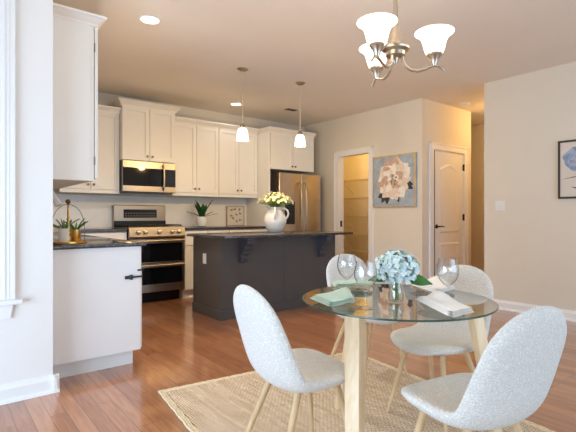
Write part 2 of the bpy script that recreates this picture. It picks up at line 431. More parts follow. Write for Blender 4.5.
def baseboard(name, boxes, label=None):
    mb = MB()
    for (x0, x1, y0, y1, axis, sgn) in boxes:   # axis the wall runs along; sgn = direction it sticks out
        if axis == 'x':
            yw = y0; mb.prism([(yw, 0), (yw+sgn*0.018, 0), (yw+sgn*0.018, 0.08), (yw+sgn*0.010, 0.095), (yw+sgn*0.006, 0.108), (yw, 0.108)], 'x', x0, x1)
            mb.prism([(yw+sgn*0.018, 0), (yw+sgn*0.034, 0), (yw+sgn*0.030, 0.014), (yw+sgn*0.018, 0.022)], 'x', x0, x1)
        else:
            xw = x0; mb.prism([(xw, 0), (xw+sgn*0.018, 0), (xw+sgn*0.018, 0.08), (xw+sgn*0.010, 0.095), (xw+sgn*0.006, 0.108), (xw, 0.108)], 'y', y0, y1)
            mb.prism([(xw+sgn*0.018, 0), (xw+sgn*0.034, 0), (xw+sgn*0.030, 0.014), (xw+sgn*0.018, 0.022)], 'y', y0, y1)
    return struct(name, mb, M['trim'], label=label)
baseboard('baseboard_left', [(-1.7, 0.616, 3.1, 0, 'x', -1), (0.582, 0, 3.066, 3.22, 'y', 1)], 'tall white baseboard below the left wall')
baseboard('baseboard_right', [(5.27, 0, -2.2, 2.71, 'y', -1)], 'white baseboard along the right wall')
baseboard('baseboard_pantry', [(5.25, 0, 3.546, 4.44, 'y', -1), (5.25, 0, 5.286, 5.42, 'y', -1)], 'white baseboard below the flower painting')
baseboard('baseboard_closet', [(5.25, 5.39, 3.58, 0, 'x', -1), (6.45, 6.55, 3.58, 0, 'x', -1)], 'white baseboard either side of the closet door')
baseboard('baseboard_hall', [(7.6, 0, 1.92, 6.4, 'y', -1)], 'white baseboard in the hallway')

# pantry doorway casing
t1 = MB()
def casing_x(mb, xw, ya, yb, ztop, w=0.09):         # wall facing -x
    for (y0, y1) in ((ya-w, ya), (yb, yb+w)): mb.box(xw-0.018, xw, y0, y1, 0, ztop)
    mb.box(xw-0.018, xw, ya-w, yb+w, ztop, ztop+w)
    for (y0, y1) in ((ya-w, ya-w+0.02), (yb+w-0.02, yb+w)): mb.box(xw-0.026, xw-0.018, y0, y1, 0, ztop+w)
    mb.box(xw-0.026, xw-0.018, ya-w, yb+w, ztop+w-0.02, ztop+w)
casing_x(t1, 5.25, 4.53, 5.195, 2.095)
t1.box(5.25, 5.37, 4.515, 4.53, 0, 2.11).box(5.25, 5.37, 5.195, 5.21, 0, 2.11).box(5.25, 5.37, 4.53, 5.195, 2.095, 2.11)
to = struct('trim_1', t1, M['trim'], label='white casing around the open pantry doorway')
tag(struct('strike_plate', MB().box(5.29, 5.33, 5.191, 5.1955, 0.93, 1.03), M['black'], to), 'small black strike plate on the left jamb')
# closet door
t2 = MB()
for (x0, x1) in ((5.41, 5.51), (6.33, 6.43)): t2.box(x0, x1, 3.562, 3.58, 0, 2.06)
t2.box(5.41, 6.43, 3.562, 3.58, 2.06, 2.155)
for (x0, x1) in ((5.41, 5.43), (6.41, 6.43)): t2.box(x0, x1, 3.554, 3.562, 0, 2.155)
t2.box(5.41, 6.43, 3.554, 3.562, 2.135, 2.155)
t2.box(6.318, 6.33, 3.58, 3.70, 0, 2.06).box(5.51, 6.33, 3.58, 3.70, 2.048, 2.06)
struct('trim_2', t2, M['trim'], label='white casing around the closet door')
def arch(x0, x1, zb, zt, rise, n=24):
    pts = [(x0, zb), (x1, zb)]
    xm = (x0+x1)/2; hw = (x1-x0)/2
    for i in range(n+1):
        u = 1-2*i/n; pts.append((xm+u*hw, zt + rise*((0.5+0.5*math.cos(PI*min(1, abs(u)*1.15)))**0.5)))
    return pts
d1 = MB().box(5.545, 6.316, 3.585, 3.62, 0.012, 2.046)
def panel_ring(mb, outer, inner, y0, y1, yi):
    n = len(outer)
    A = [mb.bm.verts.new((x, y0, z)) for x, z in outer]; B = [mb.bm.verts.new((x, y1, z)) for x, z in inner]
    mb._mark([mb.bm.faces.new((A[i], A[(i+1) % n], B[(i+1) % n], B[i])) for i in range(n)])
    Cc = [mb.bm.verts.new((x, yi, z)) for x, z in [((x*0.82+5.93*0.18), z) for x, z in inner]]
    mb._mark([mb.bm.faces.new((B[i], B[(i+1) % n], Cc[(i+1) % n], Cc[i])) for i in range(n)]); mb._mark([mb.bm.faces.new(Cc)])
panel_ring(d1, arch(5.66, 6.20, 0.86, 1.80, 0.075), arch(5.69, 6.17, 0.89, 1.77, 0.075), 3.5845, 3.573, 3.5815)
panel_ring(d1, arch(5.66, 6.20, 0.16, 0.72, 0.0), arch(5.69, 6.17, 0.19, 0.69, 0.0), 3.5845, 3.573, 3.5815)
dd = struct('door_1', d1, M['trim'], label='white closet door with an arched panel and black lever handle')
hb = MB().cyl((5.60, 3.585, 0.96), (5.60, 3.575, 0.96), 0.03, n=20).cyl((5.60, 3.575, 0.96), (5.60, 3.535, 0.96), 0.01)
hb.tube([(5.60, 3.54, 0.96), (5.66, 3.537, 0.962), (5.73, 3.54, 0.955)], [0.011, 0.009, 0.008])
struct('door_handle', hb, M['black'], dd, smooth=True)
for z in (0.28, 1.09, 1.85):
    struct('hinge', MB().cyl((6.318, 3.57, z-0.05), (6.318, 3.57, z+0.05), 0.012, n=10).box(6.305, 6.33, 3.576, 3.584, z-0.045, z+0.045), M['black'], dd)
struct('latch_edge', MB().box(5.512, 5.5445, 3.571, 3.69, 0.012, 2.046), M['black'], dd)  # black strip in place of the shade in the gap beside the door
# backsplash
struct('trim_3', MB().box(0.61, 3.995, 6.0725, 6.08, 0.956, 1.385), M['tile'], label='pale tiled backsplash behind the back counter')

# pantry shelves
for i, z in enumerate((1.79, 1.45, 1.11, 0.77, 0.45)):
    t = thing('wire_shelf', (6.43, 5.3, z), 'white wire pantry shelf, %s of the five' % ['topmost', 'second from the top', 'middle one', 'second from the bottom', 'lowest'][i], 'shelf', 'wire shelves in the pantry')
    mb = MB()
    for k in range(7): mb.cyl((6.425-k*0.05, 4.31, z), (6.425-k*0.05, 6.39, z), 0.004, n=6)
    for k in range(2): mb.cyl((6.425-0.3, 4.31, z-0.03*k), (6.425-0.3, 6.39, z-0.03*k), 0.006, n=6)
    for k in range(42): mb.cyl((6.425, 4.35+k*0.049, z+0.004), (6.125, 4.35+k*0.049, z+0.004), 0.0022, n=5)
    mb.build('wire_deck', M['wire'], t)
    for yb in (4.6, 5.95):
        MB().tube([(6.13, yb, z-0.035), (6.425, yb, z-0.24)], 0.007, 6).build('bracket', M['wire'], t)

# ------------------------------------------------------------------ kitchen cabinets
def shaker(mb, x0, x1, z0, z1, y, st=0.055, th=0.02):
    """door front at y facing -y"""
    mb.box(x0, x0+st, y, y+th, z0, z1).box(x1-st, x1, y, y+th, z0, z1)
    mb.box(x0+st, x1-st, y, y+th, z0, z0+st).box(x0+st, x1-st, y, y+th, z1-st, z1)
    mb.box(x0+st, x1-st, y+0.013, y+th, z0+st, z1-st)
    return mb
def knob_y(parent, x, y, z):
    mb = MB(); ax = (0, -1, 0)
    rs = [(0.005, 0), (0.005, 0.012), (0.013, 0.016), (0.015, 0.021), (0.011, 0.027), (0.003, 0.028)]
    mb.loft([mb.ring((x, y-d, z), ax, r, 14) for r, d in rs]); return mb.build('knob', M['knob'], parent)
def crown(mb, x0, x1, y, z, ends=(True, True), yb=6.075, h=0.075, p=0.06):
    """crown moulding across the front at y and returning along the given ends"""
    prof = [(0, 0), (0.012, 0.0), (0.015, 0.014), (0.030, 0.030), (0.052, 0.052), (p, 0.058), (p, h), (0, h)]
    L = x0-(p if ends[0] else 0); Rr = x1+(p if ends[1] else 0)
    # mitred loop: build front with mitred ends
    def loop(d, zz):
        a = x0-(d if ends[0] else 0); b = x1+(d if ends[1] else 0)
        return [(a, yb, zz), (a, y-d, zz), (b, y-d, zz), (b, yb, zz)]
    rings = [[mb.bm.verts.new(q) for q in loop(d, z+zz)] for d, zz in prof[1:-1]]
    fs = []
    for A, B in zip(rings, rings[1:]):
        for i in range(4): fs.append(mb.bm.faces.new((A[i], A[(i+1) % 4], B[(i+1) % 4], B[i])))
    fs.append(mb.bm.faces.new(rings[0])); fs.append(mb.bm.faces.new(rings[-1]))
    mb._mark(fs); return mb
def wall_unit(x0, x1, z0, z1, y, doors, label, ends, knobs_low=True, rail=True, crown_h=0.075):
    t = thing('wall_cabinet', ((x0+x1)/2, 6.07, z0), label, 'cabinet', 'white upper cabinets on the back wall')
    MB().box(x0, x1, y+0.021, 6.071, z0, z1).build('carcass', M['cab'], t, smooth=False)
    n = len(doors)-1
    for i in range(n):
        a, b = doors[i]+0.003, doors[i+1]-0.003
        d = shaker(MB(), a, b, z0+0.004, z1-0.01, y).build('door', M['cab'], t, smooth=False)
        kx = b-0.03 if i % 2 == 0 else a+0.03
        knob_y(d, kx, y, z0+0.06)
    c = crown(MB(), x0, x1, y+0.005, z1-0.012, ends); c.build('crown_moulding', M['cab'], t, smooth=False)
    if rail: MB().box(x0, x1, y+0.004, y+0.024, z0-0.045, z0-0.001).build('light_rail', M['cab'], t, smooth=False)
    return t
wall_unit(1.15, 1.846, 1.44, 2.425, 5.75, [1.15, 1.498, 1.846], 'white upper cabinet in the corner, left of the microwave', (False, False))
wall_unit(1.850, 2.566, 1.83, 2.53, 5.66, [1.850, 2.208, 2.566], 'taller white cabinet mounted directly above the microwave', (True, True), rail=False)
wall_unit(2.570, 3.296, 1.44, 2.425, 5.75, [2.570, 2.933, 3.296], 'white two-door upper cabinet right of the microwave', (False, False))
wall_unit(3.300, 3.996, 1.44, 2.425, 5.75, [3.300, 3.648, 3.996], 'white two-door upper cabinet next to the tall fridge panel', (False, False))
wall_unit(4.035, 4.93, 1.84, 2.415, 5.45, [4.035, 4.483, 4.93], 'white two-door cabinet above the refrigerator', (True, False), rail=False)
t = thing('tall_cabinet_panel', (4.015, 5.76, 0), 'tall white side panel between back counter and refrigerator', 'cabinet panel')
MB().box(4.0, 4.03, 5.46, 6.07, 0, 2.40).build('panel', M['cab'], t, smooth=False)
MB().box(3.998, 4.032, 5.455, 5.46, 0, 0.1).build('toe_block', M['cab'], t, smooth=False)

# cabinet on the left kitchen wall, its side towards the camera
t = thing('wall_cabinet', (0.75, 3.28, 1.35), 'tall white upper cabinet at left, its blank side facing the camera', 'cabinet', 'white upper cabinets on the left wall')
MB().box(0.584, 0.875, 3.28, 5.70, 1.357, 2.46).build('carcass', M['cab'], t, smooth=False)
sp = MB().box(0.584, 0.85, 3.272, 3.28, 1.357, 2.46)
sp.build('side_panel', M['cab'], t, smooth=False)
for k in range(4):
    y0 = 3.285+k*0.6; mb = MB()
    mb.box(0.882, 0.904, y0, y0+0.055, 1.376, 2.44).box(0.882, 0.904, y0+0.54, y0+0.595, 1.376, 2.44).box(0.882, 0.904, y0+0.055, y0+0.54, 1.376, 1.43).box(0.882, 0.904, y0+0.055, y0+0.54, 2.385, 2.44).box(0.882, 0.895, y0+0.055, y0+0.54, 1.43, 2.385)
    d = mb.build('door', M['cab'], t, smooth=False)
    if k == 0:
        for z in (1.5, 2.3): MB().box(0.875, 0.8815, 3.276, 3.30, z-0.03, z+0.03).build('hinge', M['knob'], d, smooth=False)
cm = MB()
prof = [(0.004, 0.0), (0.010, 0.014), (0.020, 0.022), (0.045, 0.044), (0.057, 0.050), (0.057, 0.066)]
rings = [[cm.bm.verts.new(q) for q in ((0.584, 5.70, 2.445+z), (0.584, 3.272-d, 2.445+z), (0.89+d, 3.272-d, 2.445+z), (0.89+d, 5.70, 2.445+z))] for d, z in prof]
for A, B in zip(rings, rings[1:]):
    for i in range(4): cm.bm.faces.new((A[i], A[(i+1) % 4], B[(i+1) % 4], B[i]))
cm.bm.faces.new(rings[0]); cm.bm.faces.new(rings[-1])
cm.build('crown_moulding', M['cab'], t, smooth=False)

CT = 0.955
# left run of base cabinets
t = thing('base_cabinet', (0.9, 3.3, 0), 'white base cabinet at left, smooth end panel facing the dining area', 'cabinet')
MB().box(0.584, 1.165, 3.285, 5.40, 0.112, 0.884).build('carcass', M['cab'], t, smooth=False)
MB().box(0.584, 1.205, 3.268, 3.285, 0.112, 0.884).build('end_panel', M['trim'], t, smooth=False)  # whiter than the cabinet paint, daylight on this panel put into its colour
MB().box(0.584, 1.165, 3.325, 5.40, 0, 0.111).build('toe_kick', M['trim'], t, smooth=False)  # same whiter colour, lightened against the shade of the recess
for k in range(3):
    y0 = 3.29+k*0.6
    d = MB().box(1.167, 1.216, y0, y0+0.594, 0.12, 0.70).box(1.216, 1.222, y0, y0+0.055, 0.12, 0.70).build('door', M['cab'], t, smooth=False)
    d2 = MB().box(1.167, 1.218, y0, y0+0.594, 0.706, 0.878).build('drawer', M['cab'], t, smooth=False)
mb = MB().box(1.085, 1.125, 3.252, 3.2675, 0.645, 0.670, 0.004).box(1.095, 1.216, 3.256, 3.2645, 0.652, 0.664).box(1.118, 1.142, 3.248, 3.2675, 0.640, 0.676, 0.004).box(1.207, 1.216, 3.2645, 3.288, 0.652, 0.664).box(1.180, 1.222, 3.258, 3.2675, 0.70, 0.712)
tag(mb.build('child_latch', M['black'], at=(1.14, 3.26, 0.64)), 'black strap latch on the edge of the white end panel', 'latch')
# back left base cabinet
def base_unit(x0, x1, label, split):
    t = thing('base_cabinet', ((x0+x1)/2, 5.8, 0), label, 'cabinet', 'white base cabinets along the back wall')
    MB().box(x0, x1, 5.465, 6.071, 0.112, 0.921).build('carcass', M['cab'], t, smooth=False)
    MB().box(x0, x1, 5.51, 6.071, 0, 0.111).build('toe_kick', M['cab'], t, smooth=False)
    for i in range(len(split)-1):
        a, b = split[i]+0.003, split[i+1]-0.003
        dr = MB().box(a, b, 5.445, 5.464, 0.715, 0.912, 0.003).build('drawer', M['cab'], t, smooth=False)
        knob_y(dr, (a+b)/2, 5.445, 0.80)
        d = shaker(MB(), a, b, 0.122, 0.705, 5.445).build('door', M['cab'], t, smooth=False)
        knob_y(d, b-0.03 if i % 2 == 0 else a+0.03, 5.445, 0.64)
base_unit(1.235, 1.838, 'white base cabinet in the corner left of the stove', [1.235, 1.838])
base_unit(2.602, 3.296, 'white base cabinet right of the stove', [2.602, 2.947, 3.296])
base_unit(3.300, 3.996, 'white base cabinet beside the tall fridge panel', [3.300, 3.648, 3.996])
# countertops
tag(MB().prism([(0.585, 3.235), (1.235, 3.235), (1.235, 6.071), (0.585, 6.071)], 'z', 0.885, 0.912, 0.006).build('countertop', M['granite'], at=(0.9, 4.6, 0.885)), 'dark speckled granite countertop on the left cabinets, nearest the camera', 'countertop')
tag(MB().box(1.237, 1.838, 5.42, 6.071, 0.922, CT, 0.005).build('countertop', M['granite'], at=(1.5, 5.75, 0.922)), 'short dark granite countertop between the corner and the stove', 'countertop')
tag(MB().box(2.600, 3.998, 5.42, 6.071, 0.922, CT, 0.005).build('countertop', M['granite'], at=(3.3, 5.75, 0.922)), 'dark granite countertop right of the stove along the back wall', 'countertop')

# ------------------------------------------------------------------ stove
t = thing('stove', (2.22, 5.75, 0), 'stainless double-oven gas stove with five front knobs', 'stove')
MB().box(1.846, 2.578, 5.432, 6.06, 0.14, 0.90).build('body', M['black'], t, smooth=False)
MB().box(1.87, 2.56, 5.62, 6.0, 0, 0.14).build('base', M['black'], t, smooth=False)
MB().box(1.846, 2.578, 5.431, 6.0, 0.90, 0.962, 0.004).build('cooktop', M['black'], t, smooth=False)
for k in range(3):
    x0 = 1.862+k*0.242; mb = MB()
    for xx in (x0, x0+0.075, x0+0.15, x0+0.225): mb.box(xx, xx+0.011, 5.50, 5.96, 0.980, 0.996)
    for yy in (5.50, 5.61, 5.73, 5.84, 5.95): mb.box(x0, x0+0.236, yy, yy+0.011, 0.980, 0.996)
    for xx in (x0, x0+0.225):
        for yy in (5.50, 5.95): mb.box(xx, xx+0.011, yy, yy+0.011, 0.962, 0.982)
    mb.build('grate', M['iron'], t, smooth=False)
    MB().lathe([(0.05, 0), (0.05, 0.008), (0.035, 0.010), (0.032, 0.016), (0.001, 0.017)], (x0+0.118, 5.73, 0.962), 18).build('burner', M['iron'], t)
MB().prism([(5.43, 0.83), (5.385, 0.835), (5.375, 0.855), (5.40, 0.968), (5.43, 0.978)], 'x', 1.846, 2.578).build('control_panel', M['steel'], t, smooth=False)
for x in (1.955, 2.045, 2.225, 2.40, 2.49):
    mb = MB(); ax = Vector((0, -1, 0.26)).normalized(); c = Vector((x, 5.387, 0.908))
    mb.loft([mb.ring(c+ax*d, ax, r, 20) for d, r in ((-0.004, 0.030), (0.006, 0.030), (0.010, 0.025), (0.034, 0.023), (0.037, 0.018))])
    mb.build('knob', M['nickel'], t)
def oven_door(z0, z1, wz0, wz1, hz, label):
    d = MB().box(1.85, 2.574, 5.388, 5.43, z0, z1, 0.004).build('oven_door', M['steel'], t, smooth=False); tag(d, label)
    MB().box(1.885, 2.54, 5.384, 5.389, wz0, wz1).build('window', M['blackglass'], d, smooth=False)
    mb = MB().tube([(1.875, 5.345, hz), (2.22, 5.338, hz), (2.55, 5.345, hz)], 0.013, 12)
    for xx in (1.895, 2.53): mb.cyl((xx, 5.345, hz), (xx, 5.39, hz), 0.009, n=10)
    mb.build('handle', M['nickel'], d)
oven_door(0.515, 0.822, 0.53, 0.765, 0.797, 'upper oven door'); oven_door(0.15, 0.508, 0.25, 0.46, 0.487, 'lower oven door')
MB().box(1.852, 2.572, 5.56, 5.61, 0.0, 0.139).build('kick_plate', M['black'], t, smooth=False)
bg = MB().box(1.85, 2.574, 6.003, 6.06, 0.95, 1.26, 0.01, 2).build('backguard', M['steel'], t, smooth=False)
MB().box(1.852, 2.572, 5.997, 6.003, 0.94, 1.045).build('black_riser', M['black'], bg, smooth=False)
MB().box(1.98, 2.44, 5.998, 6.004, 1.085, 1.20).build('display', M['display'], bg, smooth=False)
mb = MB()
for r in range(2):
    for k in range(12): mb.box(2.0+k*0.036, 2.02+k*0.036, 5.9965, 5.998, 1.105+r*0.035, 1.118+r*0.035)
mb.build('button', M['knob'], bg, smooth=False)

# ------------------------------------------------------------------ microwave
t = thing('microwave', (2.214, 5.87, 1.42), 'stainless over-the-range microwave mounted above the stove', 'microwave')
MB().box(1.852, 2.564, 5.675, 6.065, 1.422, 1.826).build('body', M['black'], t, smooth=False)
d = MB().box(1.852, 2.395, 5.65, 5.675, 1.425, 1.822, 0.004).build('door', M['steel'], t, smooth=False)
MB().box(1.856, 2.39, 5.6455, 5.651, 1.50, 1.735).build('window', M['blackglass'], d, smooth=False)
c = MB().box(2.397, 2.564, 5.65, 5.675, 1.425, 1.822, 0.004).build('control_panel', M['steel'], t, smooth=False)
MB().box(2.41, 2.562, 5.6455, 5.651, 1.50, 1.735).build('keypad', M['display'], c, smooth=False)
mb = MB().tube([(2.385, 5.65, 1.46), (2.385, 5.615, 1.49), (2.385, 5.605, 1.625), (2.385, 5.615, 1.76), (2.385, 5.65, 1.79)], 0.012, 10)
mb.build('handle', M['nickel'], d)

# ------------------------------------------------------------------ refrigerator
t = thing('refrigerator', (4.6, 5.75, 0), 'stainless french-door refrigerator with ice dispenser', 'refrigerator')
MB().box(4.16, 5.035, 5.47, 6.06, 0.03, 1.775).build('body', plain('grey_steel_side', rgb(120, 112, 104), 0.4, 0.7), t, smooth=False)
MB().box(4.19, 5.0, 5.5, 6.0, 0, 0.03).build('base', M['black'], t, smooth=False)
dl = MB().box(4.16, 4.603, 5.40, 5.467, 0.75, 1.79, 0.012, 3).build('door', M['fridgesteel'], t, smooth=True)
dr = MB().box(4.609, 5.04, 5.40, 5.467, 0.75, 1.79, 0.012, 3).build('door', M['fridgesteel'], t, smooth=True)
fz = MB().box(4.16, 5.04, 5.40, 5.467, 0.06, 0.742, 0.012, 3).build('freezer_drawer', M['fridgesteel'], t, smooth=True)
for d, x in ((dl, 4.555), (dr, 4.66)):
    pts = [(x, 5.40, 0.84), (x, 5.355, 0.87), (x, 5.33, 1.0), (x, 5.322, 1.25), (x, 5.33, 1.5), (x, 5.355, 1.62), (x, 5.40, 1.65)]
    MB().tube(pts, 0.015, 10).build('handle', M['nickel'], d)
mb = MB().tube([(4.25, 5.40, 0.66), (4.26, 5.35, 0.66), (4.6, 5.34, 0.66), (4.94, 5.35, 0.66), (4.95, 5.40, 0.66)], 0.014, 10); mb.build('handle', M['nickel'], fz)
dp = MB().box(4.27, 4.47, 5.394, 5.401, 0.98, 1.34).build('dispenser', M['black'], dl, smooth=False)
MB().box(4.275, 4.465, 5.39, 5.395, 1.22, 1.335).build('dispenser_panel', M['display'], dl, smooth=False)

# ------------------------------------------------------------------ island
IX0, IX1, IY0, IY1 = 2.375, 4.06, 4.09, 4.72
t = thing('kitchen_island', ((IX0+IX1)/2, 4.44, 0), 'charcoal grey kitchen island with scrolled corbels', 'kitchen island')
MB().box(IX0, IX1, IY0, IY1, 0.0, 0.874).build('carcass', M['char'], t, smooth=False)
MB().box(IX0-0.0, 3.209, IY0-0.012, IY0, 0.10, 0.874).build('front_panel', M['char'], t, smooth=False)
MB().box(3.213, IX1, IY0-0.012, IY0, 0.10, 0.874).build('front_panel', M['char'], t, smooth=False)
MB().box(IX0-0.012, IX0, IY0-0.012, IY1, 0.10, 0.874).build('end_panel', M['char'], t, smooth=False)
bp = MB().box(IX0-0.026, IX1, IY0-0.026, IY0, 0, 0.10, 0.003).box(IX0-0.026, IX0, IY0, IY1, 0, 0.10, 0.003); bp.build('base_trim', M['char'], t, smooth=False)
def corbel(x):
    yb = IY0-0.0125; poly = [(0, 0.872), (-0.175, 0.872), (-0.175, 0.845), (-0.155, 0.84)]
    for k in range(9): a = PI*0.55-k*PI*0.9/8; poly.append((-0.15+0.028*math.cos(a)*0.8, 0.812-0.0+0.028*math.sin(a)-0.002))
    poly += [(-0.12, 0.775)]
    for k in range(7): a = PI*0.5-k*PI/6; poly.append((-0.105+0.022*math.cos(a), 0.745+0.024*math.sin(a)))
    poly += [(-0.075, 0.71)]
    for k in range(7): a = PI*0.5-k*PI/6; poly.append((-0.06+0.018*math.cos(a), 0.68+0.022*math.sin(a)))
    poly += [(-0.035, 0.645), (-0.03, 0.60), (-0.015, 0.59), (0, 0.60)]
    poly = [(-0.0, 0.872), (-0.18, 0.872), (-0.18, 0.848), (-0.165, 0.842), (-0.172, 0.825), (-0.168, 0.808), (-0.15, 0.797), (-0.132, 0.80), (-0.122, 0.786), (-0.13, 0.768), (-0.124, 0.752), (-0.108, 0.745), (-0.094, 0.75), (-0.083, 0.735), (-0.09, 0.715), (-0.083, 0.698), (-0.066, 0.692), (-0.052, 0.694), (-0.046, 0.672), (-0.055, 0.65), (-0.05, 0.625), (-0.032, 0.606), (-0.012, 0.60), (0, 0.60)]
    MB().prism([(yb+a, z) for a, z in poly], 'x', x-0.045, x+0.045).build('corbel', M['chardark'], t, smooth=False)
corbel(2.63); corbel(3.79)
o = MB().box(IX0-0.018, IX0-0.0125, 4.40, 4.475, 0.575, 0.69, 0.002).build('outlet', M['white'], t, smooth=False); tag(o, 'white outlet cover on the island end')
mb = MB()
for z in (0.612, 0.652): mb.box(IX0-0.020, IX0-0.018, 4.42, 4.455, z-0.013, z+0.013)
mb.build('socket', M['trim'], o, smooth=False)
IT = 0.905
tag(MB().box(2.29, 4.19, 3.88, 4.75, 0.8745, IT, 0.006, 2).build('island_countertop', M['granite'], at=(3.2, 4.37, 0.875)), 'polished dark granite slab on top of the island', 'countertop')

# ------------------------------------------------------------------ pitcher with flowers on the island
PX, PY = 3.325, 4.40
t = thing('pitcher', (PX, PY, IT), 'white ceramic pitcher standing on the island', 'pitcher')
prof = [(0.0721, 0), (0.0858, 0.008), (0.1137, 0.05), (0.1369, 0.11), (0.1438, 0.155), (0.1299, 0.205), (0.1021, 0.25), (0.0806, 0.28), (0.0869, 0.305), (0.0954, 0.316), (0.089, 0.314), (0.0763, 0.3), (0.0721, 0.28), (0.0928, 0.24), (0.0232, 0.22)]
mb = MB(); mb.lathe(prof, (PX, PY, IT+0.0005), 36); mb.build('jug_body', M['ceramic'], t)
def handle_pts(dx, dy, top, mid, low):
    return [(PX+dx*r, PY+dy*r, IT+z) for r, z in ((0.078, top), (0.115, top+0.015), (0.155, top-0.015), (0.168, mid), (0.155, (mid+low)/2), (0.118, low))]
a = math.radians(-32)
MB().tube(handle_pts(math.cos(a), math.sin(a), 0.29, 0.235, 0.15), [0.012, 0.013, 0.013, 0.012, 0.012, 0.013], 10).build('handle', M['ceramic'], t)
a = math.radians(-128)
MB().tube(handle_pts(math.cos(a), math.sin(a), 0.29, 0.235, 0.15), [0.012, 0.013, 0.013, 0.012, 0.012, 0.013], 10).build('handle', M['ceramic'], t)
t = thing('flower_bouquet', (PX, PY, IT+0.30), 'bunch of pale yellow flowers standing in the white pitcher', 'flowers')
mb = MB(); rnd = random.Random(3); tips = []
for k in range(90):
    a = rnd.uniform(0, 2*PI); q = math.sqrt(rnd.uniform(0.02, 1)); el = rnd.uniform(0.1, 1)
    tip = Vector((PX+0.215*q*math.cos(a), PY+0.215*q*math.sin(a), IT+0.335+0.165*math.sqrt(max(0, 1-q*q*0.95))*rnd.uniform(0.55, 1)))
    tips.append((tip, Vector((math.cos(a)*q*1.2, math.sin(a)*q*1.2, 1-0.5*q)).normalized()))
    mb.tube([(PX+0.03*math.cos(a), PY+0.03*math.sin(a), IT+0.235), (PX+0.055*q*math.cos(a), PY+0.055*q*math.sin(a), IT+0.33), tip], 0.0025, 5)
mb.build('stems', M['stem'], t)
def blossom(mb, c, n, r, petals, cup=0.35, w=0.5, ph=0.0, both=False):
    n = n.normalized(); tt = Vector((0, 0, 1)) if abs(n.z) < 0.9 else Vector((1, 0, 0)); u = n.cross(tt).normalized(); v = n.cross(u)
    for i in range(petals):
        a = 2*PI*i/petals+ph; d = u*math.cos(a)+v*math.sin(a); s_ = n.cross(d)
        p0 = c; p1 = c+d*r*0.55+n*r*cup*0.6+s_*r*w; p2 = c+d*r+n*r*cup; p3 = c+d*r*0.55+n*r*cup*0.6-s_*r*w
        lo = c+d*r*0.55+n*(r*cup*0.6-r*0.10)
        V = [mb.bm.verts.new(p) for p in (p0, p1, p2, p3, lo)]
        mb._mark([mb.bm.faces.new((V[0], V[1], V[2], V[3])), mb.bm.faces.new((V[0], V[4], V[1])), mb.bm.faces.new((V[1], V[4], V[2])), mb.bm.faces.new((V[2], V[4], V[3])), mb.bm.faces.new((V[3], V[4], V[0]))])
for k, (c, n) in enumerate(tips):
    mb = MB(); r = rnd.uniform(0.020, 0.028)
    mb.m(0); blossom(mb, c, n, r, 6, 0.5, 0.5, rnd.random()); blossom(mb, c+n*0.004, n, r*0.65, 5, 0.9, 0.5, rnd.random())
    mb.build('bloom', M['yellow'] if k % 3 else M['cream'], t)
def leaf_blade(mb, p0, d, length, width, up, droop, th=0.0012, seg=6, tipw=0.0, fold=0.15):
    """solid leaf blade arching from p0 in horizontal direction d"""
    p0 = Vector(p0); d = Vector(d).normalized(); sd = Vector((-d.y, d.x, 0)).normalized() if (abs(d.x)+abs(d.y)) > 1e-6 else Vector((1, 0, 0))
    rows = []
    for i in range(seg+1):
        s_ = i/seg; w = width*max(tipw, math.sin(PI*(0.12+0.88*s_))**0.8 if s_ < 1 else 0.02)
        h = up*math.sin(s_*PI*0.5)*length - droop*s_*s_*length
        c = p0 + d*(length*s_*math.cos(math.atan(up*(1-s_)*0.9))) + Vector((0, 0, h))
        rows.append([c+sd*w, c-Vector((0, 0, w*fold)), c-sd*w, c+Vector((0, 0, th-w*fold))])
    rings = [[mb.bm.verts.new(p) for p in r] for r in rows]
    mb.loft(rings, True)
mb = MB()
for k in range(16):
    a = k*2.4; leaf_blade(mb, (PX+0.04*math.cos(a), PY+0.04*math.sin(a), IT+0.315), (math.cos(a), math.sin(a), 0), rnd.uniform(0.10, 0.17), 0.018, rnd.uniform(0.2, 0.9), 0.25)
mb.build('foliage', M['leafpale'], t)

# ------------------------------------------------------------------ items on the back counter
def spiky_plant(x, y, z, n, length, width, mat, parent, seed, spread=1.0, upmin=0.8, upmax=2.6):
    r_ = random.Random(seed)
    for k in range(n):
        a = 2*PI*k/n*1.0+r_.uniform(-0.3, 0.3); f = k/(n-1)
        mb = MB(); L = length*r_.uniform(0.8, 1.05)*(0.75+0.25*f)
        up = upmin+(upmax-upmin)*r_.random()
        d = Vector((math.cos(a), math.sin(a), 0))
        Lh = L/math.sqrt(1+up*up)*1.25
        rows = []
        for i in range(7):
            s_ = i/6; w = width*(0.55+0.9*s_-1.42*s_*s_) if s_ < 1 else width*0.03
            c = Vector((x, y, z))+d*(0.008+Lh*s_*spread)+Vector((0, 0, up*Lh*(s_-0.28*s_*s_)))
            sd = Vector((-d.y, d.x, 0)); nn = Vector((0, 0, 1))*0.5-d*0.5
            rows.append([c+sd*w, c-Vector((0, 0, 1))*0.003-d*(-0.002), c-sd*w, c+nn*0.006])
        mb.loft([[mb.bm.verts.new(p) for p in r] for r in rows], True)
        mb.build('leaf', mat, parent)
X, Y = 3.04, 5.80
t = thing('potted_agave', (X, Y, CT), 'spiky green plant in a white pot on the back counter', 'potted plant')
MB().lathe([(0.05, 0), (0.066, 0.01), (0.085, 0.07), (0.082, 0.12), (0.076, 0.145), (0.07, 0.145), (0.068, 0.125), (0.002, 0.125)], (X, Y, CT+0.0005), 28).build('pot', M['ceramic'], t)
MB().lathe([(0.066, 0), (0.06, 0.012), (0.003, 0.014)], (X, Y, CT+0.126), 20).build('soil', M['soil'], t)
spiky_plant(X, Y, CT+0.135, 11, 0.31, 0.050, M['leafdark'], t, 5, upmin=1.6, upmax=4.0)
spiky_plant(X, Y, CT+0.135, 4, 0.27, 0.022, M['leafdark'], t, 9, spread=1.2, upmin=0.3, upmax=0.7)
